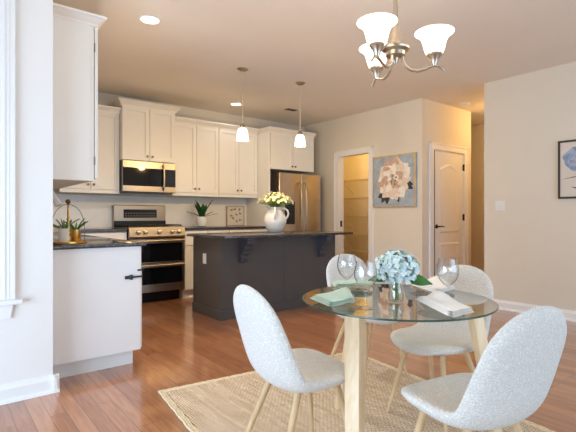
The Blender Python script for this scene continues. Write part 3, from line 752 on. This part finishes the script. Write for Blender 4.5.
t = thing('framed_print', (3.74, 6.02, CT), 'small framed botanical print leaning on the backsplash', 'picture')
def lean(p): return p
x0, x1, z0, z1 = 3.60, 3.93, CT+0.001, CT+0.315
mb = MB()
for (a, b, c, d) in ((x0, x0+0.012, z0, z1), (x1-0.012, x1, z0, z1), (x0+0.012, x1-0.012, z0, z0+0.012), (x0+0.012, x1-0.012, z1-0.012, z1)): mb.box(a, b, 6.03, 6.055, c, d)
mb.build('frame', M['greywood'], t, smooth=False)
mb = MB().m(0).box(x0+0.012, x1-0.012, 6.038, 6.05, z0+0.012, z1-0.012)
mb.m(1); rs = random.Random(2)
for (cx, cz) in ((0.27, 0.80), (0.46, 0.84), (0.24, 0.5), (0.55, 0.56), (0.75, 0.62), (0.36, 0.38), (0.58, 0.22), (0.78, 0.32), (0.72, 0.84)):
    for k in range(5):
        px = x0+0.33*cx+rs.uniform(-0.018, 0.018); pz = z0+0.31*cz+rs.uniform(-0.012, 0.012)
        a = rs.uniform(0, PI); L = 0.021
        mb.face([(px+L*math.cos(a), 6.0375, pz+L*math.sin(a)), (px-0.007*math.sin(a), 6.0375, pz+0.007*math.cos(a)), (px-L*math.cos(a), 6.0375, pz-L*math.sin(a)), (px+0.007*math.sin(a), 6.0375, pz-0.007*math.cos(a))])
mb.build('print', [M['paper'], M['sprig']], t, smooth=False)

# ------------------------------------------------------------------ items on the left counter
LC = 0.912
LX, LY = 0.75, 3.47
t = thing('plant_stand', (LX, LY, LC), 'gold hoop plant holder with round knob on the left counter', 'plant stand')
MB().lathe([(0.118, 0), (0.125, 0.004), (0.125, 0.016), (0.119, 0.016), (0.117, 0.010), (0.002, 0.010)], (LX, LY, LC+0.0005), 36).build('tray', M['brass'], t)
for k, (az, m_) in enumerate(((math.radians(-14), 'bronze'), (math.radians(80), 'brass'))):
    ca, sa_ = math.cos(az), math.sin(az)
    pts = [(LX+0.11*ca*math.cos(PI*i/20), LY+0.11*sa_*math.cos(PI*i/20), LC+0.012+0.27*math.sin(PI*i/20)**0.6) for i in range(21)]
    MB().tube(pts, 0.0035 if k else 0.002, 8).build('hoop', M[m_], t)
mb = MB().sphere((LX, LY, LC+0.302), 0.018); mb.build('knob', M['bronze'], t)
def small_pot(x, y, r, h, m_, label, seed):
    t = thing('potted_succulent', (x, y, LC+0.0115), label, 'potted plant', 'plants in the gold holder')
    z = LC+0.0115
    MB().lathe([(r*0.92, 0), (r, 0.004), (r, h), (r*0.9, h), (r*0.88, h-0.012), (0.002, h-0.012)], (x, y, z), 28).build('pot', M[m_], t)
    MB().lathe([(r*0.86, 0), (0.002, 0.006)], (x, y, z+h-0.0115), 16).build('soil', M['soil'], t)
    spiky_plant(x, y, z+h-0.008, 16, 0.112, 0.008, M['leafpale'] if seed % 2 else M['leaf'], t, seed, spread=1.0, upmin=0.4, upmax=2.2)
    return t
small_pot(0.715, 3.435, 0.034, 0.098, 'ceramic', 'small spiky plant in the white cup on the gold tray', 11)
small_pot(0.806, 3.49, 0.034, 0.088, 'brass', 'small spiky plant in the brass cup on the gold tray', 12)
t = thing('task_lamp', (0.67, 3.62, LC), 'white tapered lamp head leaning out past the wall corner', 'lamp')
MB().lathe([(0.055, 0), (0.055, 0.012), (0.012, 0.018), (0.002, 0.02)], (0.665, 3.60, LC+0.0005), 24).build('base', M['white'], t)
MB().tube([(0.65, 3.62, LC+0.015), (0.635, 3.62, LC+0.2), (0.64, 3.62, LC+0.33), (0.66, 3.60, LC+0.37)], 0.006, 8).build('arm', M['white'], t)
mb = MB(); mb.loft([mb.ring((0.668, 3.60, LC+0.375), (0.35, -0.2, -0.9), 0.014, 20), mb.ring((0.710, 3.58, LC+0.275), (0.35, -0.2, -0.9), 0.026, 20)]); mb.build('lamp_head', M['white'], t)

# ------------------------------------------------------------------ ceiling fixtures
def pendant(x, y, drop_bottom, label):
    t = thing('pendant_light', (x, y, H), label, 'pendant light', 'pendant lights over the island')
    MB().lathe([(0.062, 0), (0.062, -0.006), (0.048, -0.018), (0.02, -0.028), (0.006, -0.03)], (x, y, H-0.0005), 28).build('canopy', M['nickel'], t)
    MB().cyl((x, y, H-0.03), (x, y, drop_bottom+0.178), 0.0055, n=8).build('rod', M['cord'], t)
    z = drop_bottom
    MB().lathe([(0.008, 0.185), (0.020, 0.178), (0.028, 0.16), (0.031, 0.135), (0.012, 0.13)], (x, y, z), 24).build('socket_cap', M['nickel'], t)
    MB().lathe([(0.030, 0.134), (0.044, 0.127), (0.055, 0.10), (0.062, 0.05), (0.069, 0.0), (0.065, 0.0), (0.058, 0.05), (0.051, 0.098), (0.04, 0.122), (0.01, 0.128)], (x, y, z), 28).build('glass_shade', M['shade'], t)
    point_light('pendant_bulb', (x, y, z-0.03), P_PEND, WARM, 0.04)
pendant(2.66, 4.12, 1.95, 'left pendant light with white glass shade over the island')
pendant(3.49, 4.11, 1.97, 'right pendant light with white glass shade, nearer the fridge')
def can_light(x, y, power, label):
    t = thing('recessed_light', (x, y, H), label, 'ceiling light', 'recessed ceiling lights')
    MB().lathe([(0.092, 0), (0.092, -0.004), (0.072, -0.008), (0.070, 0)], (x, y, H-0.0003), 32, cap=False).build('trim_ring', M['trim'], t)
    MB().lathe([(0.070, -0.001), (0.066, -0.005), (0.002, -0.006)], (x, y, H), 28).build('lens', M['can'], t)
    spot_light('recessed_lamp', (x, y, H-0.02), power, CANLIGHT, 150, 0.07)
can_light(1.39, 3.56, 110, 'round recessed ceiling light near the left cabinet')
can_light(3.42, 5.47, 4, 'round recessed ceiling light above the back cabinets')
t = thing('ceiling_vent', (4.25, 5.22, H), 'small dark ceiling vent above the refrigerator', 'vent')
MB().box(4.15, 4.35, 5.17, 5.27, H-0.007, H-0.0003).build('frame', M['greywood'], t, smooth=False)
mb = MB()
for k in range(7): mb.box(4.165, 4.335, 5.175+k*0.013, 5.181+k*0.013, H-0.010, H-0.007)
mb.build('slat', M['knob'], t, smooth=False)
t = thing('smoke_detector', (5.95, 3.35, H), 'white round smoke detector on the ceiling by the closet', 'smoke detector')
MB().lathe([(0.07, 0), (0.07, -0.02), (0.058, -0.034), (0.03, -0.036), (0.002, -0.036)], (5.95, 3.35, H-0.0003), 28).build('case', M['white'], t)
t = thing('hall_light', (6.6, 2.85, H), 'flush hallway ceiling light hidden behind the right wall edge', 'ceiling light')
MB().lathe([(0.15, 0), (0.15, -0.02), (0.14, -0.025), (0.01, -0.025)], (6.6, 2.85, H-0.0003), 28).build('pan', M['nickel'], t)
MB().lathe([(0.135, -0.026), (0.12, -0.06), (0.07, -0.085), (0.003, -0.092)], (6.6, 2.85, H), 28).build('bowl', M['shade'], t)
point_light('hall_bulb', (6.6, 2.85, H-0.16), P_HALL, WARM2, 0.08)
point_light('pantry_bulb', (5.75, 5.2, 2.5), P_PANTRY, PANTRY, 0.08)
t = thing('pantry_light', (5.75, 5.2, H), 'small pantry ceiling light above the shelves', 'ceiling light')
MB().lathe([(0.09, 0), (0.09, -0.02), (0.07, -0.05), (0.003, -0.06)], (5.75, 5.2, H-0.0003), 24).build('bowl', M['shade'], t)

# ------------------------------------------------------------------ chandelier over the table
Fv = Vector((math.sin(math.radians(38.75)), math.cos(math.radians(38.75)), 0)); Rv = Vector((Fv.y, -Fv.x, 0))
TCX, TCY = 1.739, 1.336
CX, CY = TCX, TCY
t = thing('chandelier', (CX, CY, H), 'brushed nickel three-arm chandelier with white bell shades', 'chandelier')
MB().lathe([(0.065, 0), (0.065, -0.008), (0.045, -0.025), (0.012, -0.032)], (CX, CY, H-0.0003), 28).build('canopy', M['nickel'], t)
MB().cyl((CX, CY, H-0.03), (CX, CY, 2.10), 0.0105, n=14).build('stem', M['nickel'], t)
MB().lathe([(0.011, 2.126), (0.014, 2.066), (0.02, 2.006), (0.032, 1.961), (0.056, 1.928), (0.068, 1.919), (0.066, 1.911), (0.048, 1.901), (0.046, 1.884), (0.034, 1.878), (0.01, 1.874), (0.002, 1.872)], (CX, CY, 0), 32).build('hub', M['nickel'], t)
MB().lathe([(0.016, 0), (0.014, -0.02), (0.004, -0.035)], (CX, CY, 1.876), 16).build('finial', M['nickel'], t)
for azd in (230, 108, -8):
    a = math.radians(azd); d = Rv*math.cos(a)+Fv*math.sin(a)
    key = [(0.030, 1.893), (0.034, 1.86), (0.048, 1.832), (0.075, 1.812), (0.105, 1.806), (0.135, 1.814), (0.160, 1.825), (0.182, 1.830), (0.204, 1.826), (0.222, 1.812), (0.230, 1.800)]
    arm = MB().tube([(CX+d.x*r, CY+d.y*r, z) for r, z in key], [0.009, 0.008, 0.0075, 0.007, 0.007, 0.007, 0.007, 0.007, 0.006, 0.006, 0.005], 10).build('arm', M['nickel'], t)
    sx, sy = CX+d.x*0.182, CY+d.y*0.182
    MB().lathe([(0.01, 1.828), (0.014, 1.841), (0.022, 1.861), (0.036, 1.878), (0.036, 1.886), (0.02, 1.888)], (sx, sy, 0), 24).build('socket_cup', M['nickel'], arm)
    MB().lathe([(0.03, 1.887), (0.04, 1.889), (0.048, 1.911), (0.054, 1.938), (0.063, 1.961), (0.078, 1.978), (0.091, 1.985), (0.09, 1.989), (0.076, 1.983), (0.059, 1.964), (0.05, 1.938), (0.044, 1.911), (0.036, 1.894), (0.005, 1.892)], (sx, sy, 0), 32).build('glass_shade', M['shade'], arm)
    point_light('chandelier_bulb', (sx, sy, 2.0), P_CHAND, BULB, 0.04)

# ------------------------------------------------------------------ wall art and switch
t = thing('flower_painting', (5.25, 4.04, 1.62), 'square canvas of a large pale peony on blue-grey', 'painting')
px_ = 5.215
mb = MB().m(0).box(px_, 5.249, 3.66, 4.42, 1.24, 2.0)
def flat(mb, pts, lift): mb.face([(px_-lift, 4.04-u*0.38, 1.62+v*0.38) for u, v in pts])
def petal(mb, cx, cy, ang, L, W, lift, n=9):
    pts = []
    for k in range(n+1):
        s_ = k/n; w = W*math.sin(PI*s_**0.75)*(1+0.12*math.sin(7*s_)); pts.append((L*s_, w))
    pts += [(L*s2, -w2) for s2, w2 in [(k/n, W*math.sin(PI*(k/n)**0.75)) for k in range(n-1, 0, -1)]]
    ca, sa_ = math.cos(ang), math.sin(ang)
    flat(mb, [(cx+x*ca-y*sa_, cy+x*sa_+y*ca) for x, y in pts], lift)
rp = random.Random(4); lift = 0.0006
for (u0, u1) in ((0.86, 1.0),):
    mb.m(6); flat(mb, [(0.93, -1), (1, -1), (1, 1), (0.90, 1), (0.94, 0.5), (0.90, 0.1), (0.95, -0.4)], lift)
mb.m(6); flat(mb, [(-1, 0.93), (1, 0.96), (1, 1), (-1, 1)], lift*1.2); flat(mb, [(-1, -1), (1, -1), (1, -0.96), (-1, -0.95)], lift*1.2); flat(mb, [(-1, -1), (-0.96, -1), (-0.97, 1), (-1, 1)], lift*1.4)
mb.m(4)
for (cx, cy, an, L, W) in ((-0.35, -0.45, -2.1, 0.45, 0.13), (-0.3, -0.5, -1.6, 0.4, 0.12), (-0.5, -0.5, -2.7, 0.28, 0.1), (0.15, -0.55, -1.2, 0.3, 0.09), (0.6, -0.15, -0.6, 0.35, 0.1), (0.62, -0.12, -0.2, 0.28, 0.09)):
    lift += 0.0002; petal(mb, cx, cy, an, L, W, lift)
for ring, (R0, L, W, cnt) in enumerate(((0.54, 0.46, 0.2, 15), (0.40, 0.44, 0.18, 13), (0.24, 0.38, 0.16, 11), (0.08, 0.28, 0.12, 7))):
    for k in range(cnt):
        a = 2*PI*k/cnt+ring*0.4+rp.uniform(-0.15, 0.15); lift += 0.00015
        mb.m(rp.choice((1, 1, 2, 3, 3) if ring < 2 else (1, 3, 3, 2)))
        petal(mb, -0.02+R0*math.cos(a)*0.8, 0.05+R0*math.sin(a)*0.8, a+rp.uniform(-0.5, 0.5), L*rp.uniform(0.65, 1.15), W*rp.uniform(0.8, 1.3), lift)
mb.m(5)
for k in range(6):
    lift += 0.00015; petal(mb, -0.05+rp.uniform(-0.1, 0.15), 0.02+rp.uniform(-0.12, 0.2), rp.uniform(0, 6), 0.13, 0.035, lift)
mb.build('canvas', [M['pb'], M['p1'], M['p2'], M['p3'], M['p4'], M['p5'], M['gold']], t, smooth=False)

t = thing('framed_watercolor', (5.27, 1.55, 1.6), 'dark framed blue watercolor on the right wall', 'picture')
y0, y1, z0, z1 = 1.27, 1.88, 1.295, 1.915
mb = MB()
for (a, b, c, d) in ((y0, y0+0.02, z0, z1), (y1-0.02, y1, z0, z1), (y0+0.02, y1-0.02, z0, z0+0.02), (y0+0.02, y1-0.02, z1-0.02, z1)): mb.box(5.242, 5.269, a, b, c, d)
mb.build('frame', M['framedark'], t, smooth=False)
mb = MB().m(0).box(5.253, 5.268, y0+0.02, y1-0.02, z0+0.02, z1-0.02)
def blob(mb, cy, cz, ry, rz, lift, seed, n=26):
    r_ = random.Random(seed); ph = [r_.uniform(0, 6) for _ in range(4)]
    mb.face([(5.253-lift, cy+ry*math.cos(2*PI*k/n)*(1+0.10*math.sin(3*2*PI*k/n+ph[0])+0.06*math.sin(7*2*PI*k/n+ph[1])), cz+rz*math.sin(2*PI*k/n)*(1+0.08*math.sin(4*2*PI*k/n+ph[2])+0.06*math.sin(6*2*PI*k/n+ph[3]))) for k in range(n)])
mb.m(1); blob(mb, 1.67, 1.71, 0.155, 0.135, 0.0008, 1); blob(mb, 1.60, 1.77, 0.17, 0.09, 0.001, 2); blob(mb, 1.57, 1.63, 0.16, 0.09, 0.0012, 3)
mb.m(2)
mb.face([(5.2515, y, z) for y, z in ((1.86, 1.50), (1.74, 1.525), (1.66, 1.53), (1.74, 1.517))])
mb.face([(5.2515, y, z) for y, z in ((1.76, 1.42), (1.68, 1.385), (1.56, 1.37), (1.66, 1.405))])
mb.face([(5.2515, y, z) for y, z in ((1.70, 1.425), (1.62, 1.40), (1.5, 1.42), (1.62, 1.38))])
mb.build('artwork', [M['paper'], M['wc'], M['ink']], t, smooth=False)
t = thing('light_switch', (5.27, 2.51, 1.23), 'white double light switch plate on the right wall', 'light switch')
MB().box(5.263, 5.2695, 2.455, 2.57, 1.175, 1.29, 0.002).build('plate', M['white'], t, smooth=False)
for y in (2.49, 2.535): MB().box(5.255, 5.263, y-0.006, y+0.006, 1.22, 1.245).build('toggle', M['white'], t, smooth=False)

# ------------------------------------------------------------------ rug
RUG_ROT = math.radians(-7)
RT = 0.012
def rp_(u, v):      # u to the right along the far edge, v towards the camera
    c, s_ = math.cos(RUG_ROT), math.sin(RUG_ROT)
    return (1.09+u*c-(-v)*s_, 2.665+u*s_+(-v)*c)
t = thing('jute_rug', (1.8, 1.5, 0), 'braided natural jute rug under the dining table', 'rug')
W_, L_ = 1.58, 2.45
mb = MB(); mb.prism([rp_(0.04, 0.04), rp_(W_-0.04, 0.04), rp_(W_-0.04, L_-0.04), rp_(0.04, L_-0.04)], 'z', 0.0008, RT); mb.build('weave', M['jute'], t, smooth=False)
mb = MB()
def braid(p, q, n):
    pts = []
    for i in range(n+1):
        s_ = i/n; x = p[0]+(q[0]-p[0])*s_; y = p[1]+(q[1]-p[1])*s_; pts.append((x, y, 0.0085))
    for off, ph in ((0.002, 0), (-0.002, PI)):
        dx, dy = q[0]-p[0], q[1]-p[1]; l = math.hypot(dx, dy); nx, ny = -dy/l, dx/l
        mb.tube([(x+nx*off*math.cos(i*1.25+ph)+nx*0, y+ny*off*math.cos(i*1.25+ph), z+0.0015*math.sin(i*1.25+ph)) for i, (x, y, z) in enumerate(pts)], 0.0058, 6)
for k, inset in enumerate((0.006, 0.019, 0.032)):
    cs = [rp_(inset, inset), rp_(W_-inset, inset), rp_(W_-inset, L_-inset), rp_(inset, L_-inset)]
    for i in range(4): braid(cs[i], cs[(i+1) % 4], 90)
mb.build('braided_border', M['juteborder'], t)

# ------------------------------------------------------------------ dining table
TZ = 0.712
t = thing('dining_table', (TCX, TCY, 0), 'round glass dining table on splayed pale wooden legs', 'table')
TR = 0.452
MB().lathe([(0.001, TZ-0.008), (TR-0.003, TZ-0.008), (TR-0.003, TZ), (0.001, TZ)], (TCX, TCY, 0), 72).build('tabletop', M['tabletop'], t)
mb = MB(); n = 72
mb.loft([[mb.bm.verts.new((TCX+r*math.cos(2*PI*i/n), TCY+r*math.sin(2*PI*i/n), z)) for i in range(n)] for r, z in ((TR-0.0028, TZ-0.008), (TR-0.001, TZ-0.0075), (TR, TZ-0.004), (TR-0.001, TZ-0.0005), (TR-0.0028, TZ))], cap=False)
mb.build('edge_band', M['glassedge'], t)
for azd, azb, rt, rb in ((228.7, 240.7, 0.36, 0.55), (120, 120, 0.27, 0.44), (2, 2, 0.38, 0.50)):
    a = math.radians(azd); d = Rv*math.cos(a)+Fv*math.sin(a); sd = Vector((-d.y, d.x, 0))
    a = math.radians(azb); db = Rv*math.cos(a)+Fv*math.sin(a)
    mb = MB(); hw, ht = 0.037, 0.026
    def sq(c, k=1.0): return [mb.bm.verts.new(Vector(c)+sd*sx*hw*k+d*dx*ht*k) for sx, dx in ((-1, -1), (1, -1), (1, 1), (-1, 1))]
    top = Vector((TCX, TCY, TZ-0.0115))+d*rt; bot = Vector((TCX, TCY, RT+0.001))+db*rb
    mb.loft([sq(bot, 0.85), sq(top, 1.0)])
    es = list(mb.bm.edges); r = bmesh.ops.bevel(mb.bm, geom=es, offset=0.004, segments=2, affect='EDGES', profile=0.5)
    lg = mb.build('leg', M['oak'], t)
    MB().cyl(top+Vector((0, 0, 0.0002)), top+Vector((0, 0, 0.0034)), 0.02, n=20).build('glass_mount', M['nickel'], lg)

# ------------------------------------------------------------------ chairs
def chair_shell():
    """padded bucket shell: seat and backrest in one surface, forward = +x"""
    K = 0.965
    prof = [(0.235, 0.375), (0.222, 0.40), (0.17, 0.411), (0.06, 0.402), (-0.04, 0.391), (-0.115, 0.397), (-0.165, 0.436), (-0.195, 0.51), (-0.218, 0.61), (-0.241, 0.715), (-0.260, 0.822)]
    # resample by arc length
    P = [Vector((x, 0, z)) for x, z in prof]
    fine = []
    for i in range(len(P)-1):
        p0 = P[max(i-1, 0)]; p1 = P[i]; p2 = P[i+1]; p3 = P[min(i+2, len(P)-1)]
        for k in range(12):
            s_ = k/12
            fine.append(0.5*((2*p1)+(p2-p0)*s_+(2*p0-5*p1+4*p2-p3)*s_*s_+(3*p1-p0-3*p2+p3)*s_**3))
    fine.append(P[-1])
    L = [0]
    for a, b in zip(fine, fine[1:]): L.append(L[-1]+(b-a).length)
    def at(s_):
        tgt = (s_*0.5+0.5)*L[-1]
        for i in range(len(L)-1):
            if L[i+1] >= tgt-1e-9:
                f = (tgt-L[i])/max(1e-9, L[i+1]-L[i]); p = fine[i].lerp(fine[i+1], f); tg = (fine[i+1]-fine[i]).normalized(); return p, tg
        return fine[-1], (fine[-1]-fine[-2]).normalized()
    def halfw(s_):
        # target half width: seat broad, waist slightly in, back narrowing upwards
        f = (1-abs(s_)**6.0)**0.5
        if s_ < 0: base = 0.225
        else: base = 0.225-0.03*s_**1.3
        return base, f
    bm = bmesh.new(); n = 22
    def surf(side):
        V = []
        for j in range(n+1):
            row = []
            for i in range(n+1):
                a = -1+2*i/n; b = -1+2*j/n
                x = a*math.sqrt(1-b*b/2); y = b*math.sqrt(1-a*a/2)
                s_ = max(-1, min(1, y)); base, f = halfw(s_)
                ell = math.sqrt(max(1e-9, 1-s_*s_)); g = f/ell if ell > 1e-3 else math.sqrt(3.0)
                w = x*g*base
                p, tg = at(s_)
                nrm = Vector((-tg.z, 0, tg.x))
                if nrm.dot(Vector((0.5, 0, 0.85))) < 0: nrm = -nrm
                rim2 = min(1.0, x*x+y*y)
                mid = math.exp(-((s_-0.12)/0.45)**2)
                curl = (0.022+0.035*mid)*(abs(w)/0.22)**2.2
                th = 0.027*(1-rim2**7)**0.5 if rim2 < 1 else 0
                q = p+Vector((0, w, 0))+nrm*(curl+side*th)
                row.append(q)
            V.append(row)
        return V
    A = surf(1); B = surf(-1)
    va = [[bm.verts.new(q) for q in r] for r in A]
    vb = [[va[j][i] if i in (0, n) or j in (0, n) else bm.verts.new(B[j][i]) for i in range(n+1)] for j in range(n+1)]
    for j in range(n):
        for i in range(n):
            bm.faces.new((va[j][i], va[j][i+1], va[j+1][i+1], va[j+1][i])); bm.faces.new((vb[j][i], vb[j+1][i], vb[j+1][i+1], vb[j][i+1]))
    mb = MB(); mb.bm.free(); mb.bm = bm
    return mb
CZ = RT+0.0045
def make_chair():
    t = thing('dining_chair', (0, 0, 0), 'x', 'chair', 'boucle dining chairs around the glass table')
    sh = chair_shell(); bmesh.ops.translate(sh.bm, verts=sh.bm.verts, vec=(0, 0, CZ))
    o = sh.build('seat_shell', M['boucle'], t); o.data.polygons.foreach_set('use_smooth', [True]*len(o.data.polygons))
    md = o.modifiers.new('subdivision', 'SUBSURF'); md.levels = 1; md.render_levels = 2
    for sx in (1, -1):
        for sy in (1, -1):
            x0 = 0.115 if sx > 0 else -0.075; x1 = 0.19 if sx > 0 else -0.215
            MB().tube([(x0, sy*0.115, 0.376+CZ), ((x0+x1)/2, sy*0.15, 0.19+CZ), (x1, sy*0.19, CZ)], [0.0155, 0.0135, 0.0095], 14).build('leg', M['beech'], t)
    return t
ch0 = make_chair()
CHAIRS = [((1.252, 1.479), -9, 'white boucle chair at left, its back towards the island'),
          ((2.150, 1.368), 176, 'white boucle chair tucked in right of the hydrangea, facing left'),
          ((1.535, 0.835), 80, 'white boucle chair nearest the camera at lower right'),
          ((2.365, 2.06), -97, 'white boucle chair at the back, behind the two left wine glasses')]
for i, (p, deg, lab) in enumerate(CHAIRS):
    c = ch0 if i == 0 else copy_tree(ch0)
    c.location = (p[0], p[1], 0); c.rotation_euler = (0, 0, math.radians(deg)); c['label'] = lab

# ------------------------------------------------------------------ table setting
TS = TZ+0.0006
pl0 = None
PLATES = [((1.425, 1.425), 'clear glass plate under the near-left mint napkin'), ((1.788, 1.668), 'clear glass plate under the far mint napkin'), ((1.68, 1.035), 'clear glass plate under the near white napkin'), ((2.06, 1.345), 'clear glass plate under the far white napkin')]
for i, (p, lab) in enumerate(PLATES):
    if pl0 is None:
        pl0 = MB().lathe([(0.001, 0.0), (0.065, 0.0), (0.072, 0.002), (0.108, 0.014), (0.114, 0.016), (0.108, 0.0165), (0.070, 0.005), (0.001, 0.0035)], (0, 0, 0), 48).build('plate', M['plate']); c = pl0
    else: c = pl0.copy(); COL.objects.link(c)
    c.location = (p[0], p[1], TS); tag(c, lab, 'plate', 'glass plates on the dining table')
def napkin(corners, mat, label, seed, lift=()):
    """folded cloth: layered sheet through four corners, lying on its plate with soft waves"""
    r_ = random.Random(seed); cx = sum(p[0] for p in corners)/4; cy = sum(p[1] for p in corners)/4
    base = TS+0.0185
    mb = MB(); n, m_ = 12, 9
    for layer in range(3):
        def S(u, v, top):
            A, B, C, D = [Vector((p[0], p[1], 0)) for p in corners]
            k = 1-0.06*layer; u2 = 0.5+(u-0.5)*k+0.02*layer; v2 = 0.5+(v-0.5)*k
            p = (A*(1-u2)+B*u2)*(1-v2)+(D*(1-u2)+C*u2)*v2
            z = base+0.007*layer+0.004*math.sin(u*5+seed)*math.cos(v*3)+0.020*math.exp(-((u-0.85)**2+(v-0.25)**2)*9)-0.006*math.exp(-((u-0.1)**2)*12)
            z = max(z, base+0.007*layer)
            ed = min(1, min(u, 1-u)*12, min(v, 1-v)*12)
            return p+Vector((0, 0, z+(0.0055*ed**0.5 if top else 0)))
        T = [[mb.bm.verts.new(S(i/n, j/m_, True)) for i in range(n+1)] for j in range(m_+1)]
        Bt = [[T[j][i] if i in (0, n) or j in (0, m_) else mb.bm.verts.new(S(i/n, j/m_, False)) for i in range(n+1)] for j in range(m_+1)]
        for j in range(m_):
            for i in range(n):
                mb.bm.faces.new((T[j][i], T[j][i+1], T[j+1][i+1], T[j+1][i])); mb.bm.faces.new((Bt[j][i], Bt[j+1][i], Bt[j+1][i+1], Bt[j][i+1]))
    o = mb.build('napkin', mat, at=(cx, cy, base), angle=60)
    return tag(o, label, 'napkin', 'folded napkins on the plates')
napkin([(1.351, 1.528), (1.60, 1.522), (1.445, 1.325), (1.284, 1.32)], M['mint'], 'mint green napkin nearest the left edge of the table', 1)
napkin([(1.766, 1.801), (1.916, 1.668), (1.836, 1.553), (1.659, 1.676)], M['mint'], 'mint green napkin at the far side, behind the wine glasses', 2)
napkin([(1.712, 1.206), (1.825, 1.18), (1.663, 0.893), (1.497, 0.893)], M['linen'], 'white napkin at the near right of the table', 3)
napkin([(2.048, 1.468), (2.255, 1.445), (2.117, 1.24), (1.911, 1.214)], M['linen'], 'white napkin at the far right, behind the hydrangea leaf', 4)
g0 = None
for i, (p, lab) in enumerate((((1.447, 1.268), 'wine glass nearest the camera, beside the near-left mint napkin'), ((1.636, 1.559), 'wine glass standing further back at the far mint napkin'), ((1.835, 1.115), 'wine glass on the right, in front of the white chair'))):
    if g0 is None:
        g0 = thing('wine_glass', (0, 0, 0), 'x', 'wine glass', 'wine glasses on the dining table')
        MB().lathe([(0.001, 0.0), (0.034, 0.0), (0.035, 0.0015), (0.012, 0.005), (0.005, 0.010)], (0, 0, 0), 36).build('foot', M['glass'], g0)
        MB().lathe([(0.005, 0.010), (0.0038, 0.03), (0.0036, 0.06), (0.006, 0.074)], (0, 0, 0), 16).build('stem', M['glass'], g0)
        MB().lathe([(0.006, 0.074), (0.018, 0.082), (0.038, 0.105), (0.0495, 0.135), (0.0485, 0.160), (0.040, 0.203), (0.0392, 0.203), (0.0473, 0.160), (0.048, 0.135), (0.0365, 0.106), (0.017, 0.0845), (0.003, 0.079)], (0, 0, 0), 36).build('bowl', M['glass'], g0)
        c = g0
    else: c = copy_tree(g0)
    c.location = (p[0], p[1], TS); c['label'] = lab
# vase and hydrangea
VX, VY = 1.655, 1.268
t = thing('glass_vase', (VX, VY, TS), 'small clear glass vase at the middle of the table', 'vase')
MB().lathe([(0.001, 0.0), (0.028, 0.0), (0.034, 0.004), (0.036, 0.03), (0.031, 0.065), (0.025, 0.085), (0.028, 0.105), (0.0265, 0.105), (0.0232, 0.085), (0.029, 0.065), (0.0335, 0.03), (0.031, 0.007), (0.001, 0.006)], (VX, VY, TS), 36).build('vessel', M['glass'], t)
MB().lathe([(0.001, 0.0075), (0.030, 0.0078), (0.0325, 0.03), (0.029, 0.06), (0.001, 0.06)], (VX, VY, TS), 28).build('water', M['water'], t)
t = thing('hydrangea', (VX, VY, TS+0.01), 'pale blue hydrangea head with green leaves in the glass vase', 'flower')
HC = Vector((VX+0.004, VY, 0.872))
mb = MB()
for k, (dx, dy) in enumerate(((0.008, 0.004), (-0.007, 0.006), (0.002, -0.008))):
    mb.tube([(VX+dx, VY+dy, TS+0.012), (VX+dx*0.8, VY+dy*0.8, TS+0.07), (HC.x, HC.y, HC.z-0.03)], 0.0045, 8)
mb.build('stem', M['stem'], t)
mb = MB(); rh = random.Random(6); nfl = 400
for k in range(nfl):
    zz = 1-1.75*(k+0.5)/nfl; rr = math.sqrt(max(0, 1-zz*zz)); a = k*2.39996
    n = Vector((rr*math.cos(a), rr*math.sin(a), zz)); k2 = 1+rh.uniform(-0.22, 0.08)
    c = HC+Vector((n.x*0.092*k2, n.y*0.092*k2, n.z*0.074*k2))
    n = (n+Vector((rh.uniform(-.5, .5), rh.uniform(-.5, .5), rh.uniform(-.5, .5)))).normalized()
    mb.m(rh.choice((0, 0, 1, 1, 2, 2))); blossom(mb, c, n, rh.uniform(0.013, 0.018), 4, 0.3, 0.5, rh.random()*2)
mb.m(3); mb.sphere(HC, 0.066, 0.066, 0.052)
mb.build('flower_head', [M['h1'], M['h2'], M['h3'], M['leafpale']], t)
def tilted_leaf(p0, d, nrm, L, W):
    d = d.normalized(); sd = d.cross(nrm).normalized(); nn = sd.cross(d).normalized(); mb = MB(); rings = []
    for i in range(11):
        s_ = i/10; w = W*max(0.03, math.sin(PI*min(1, 0.06+0.94*s_)**0.8)); c = p0+d*L*s_-nn*(0.12*L*s_*s_)
        rings.append([mb.bm.verts.new(q) for q in (c+sd*w+nn*0.006, c-nn*0.002, c-sd*w+nn*0.006, c+nn*0.0005)])
    mb.loft(rings); return mb.build('leaf', M['leaf'], t)
UP = Vector((0, 0, 1))
tilted_leaf(HC+Rv*0.035-UP*0.045-Fv*0.02, Rv*0.95-UP*0.15-Fv*0.1, UP*0.8-Fv*0.7+Rv*0.1, 0.125, 0.036)
tilted_leaf(HC-Rv*0.03-UP*0.045, -Rv*0.95-UP*0.1+Fv*0.1, UP*0.8-Fv*0.7, 0.10, 0.026)
tilted_leaf(HC-Rv*0.01-UP*0.05+Fv*0.03, Fv+UP*0.05, UP, 0.09, 0.03)
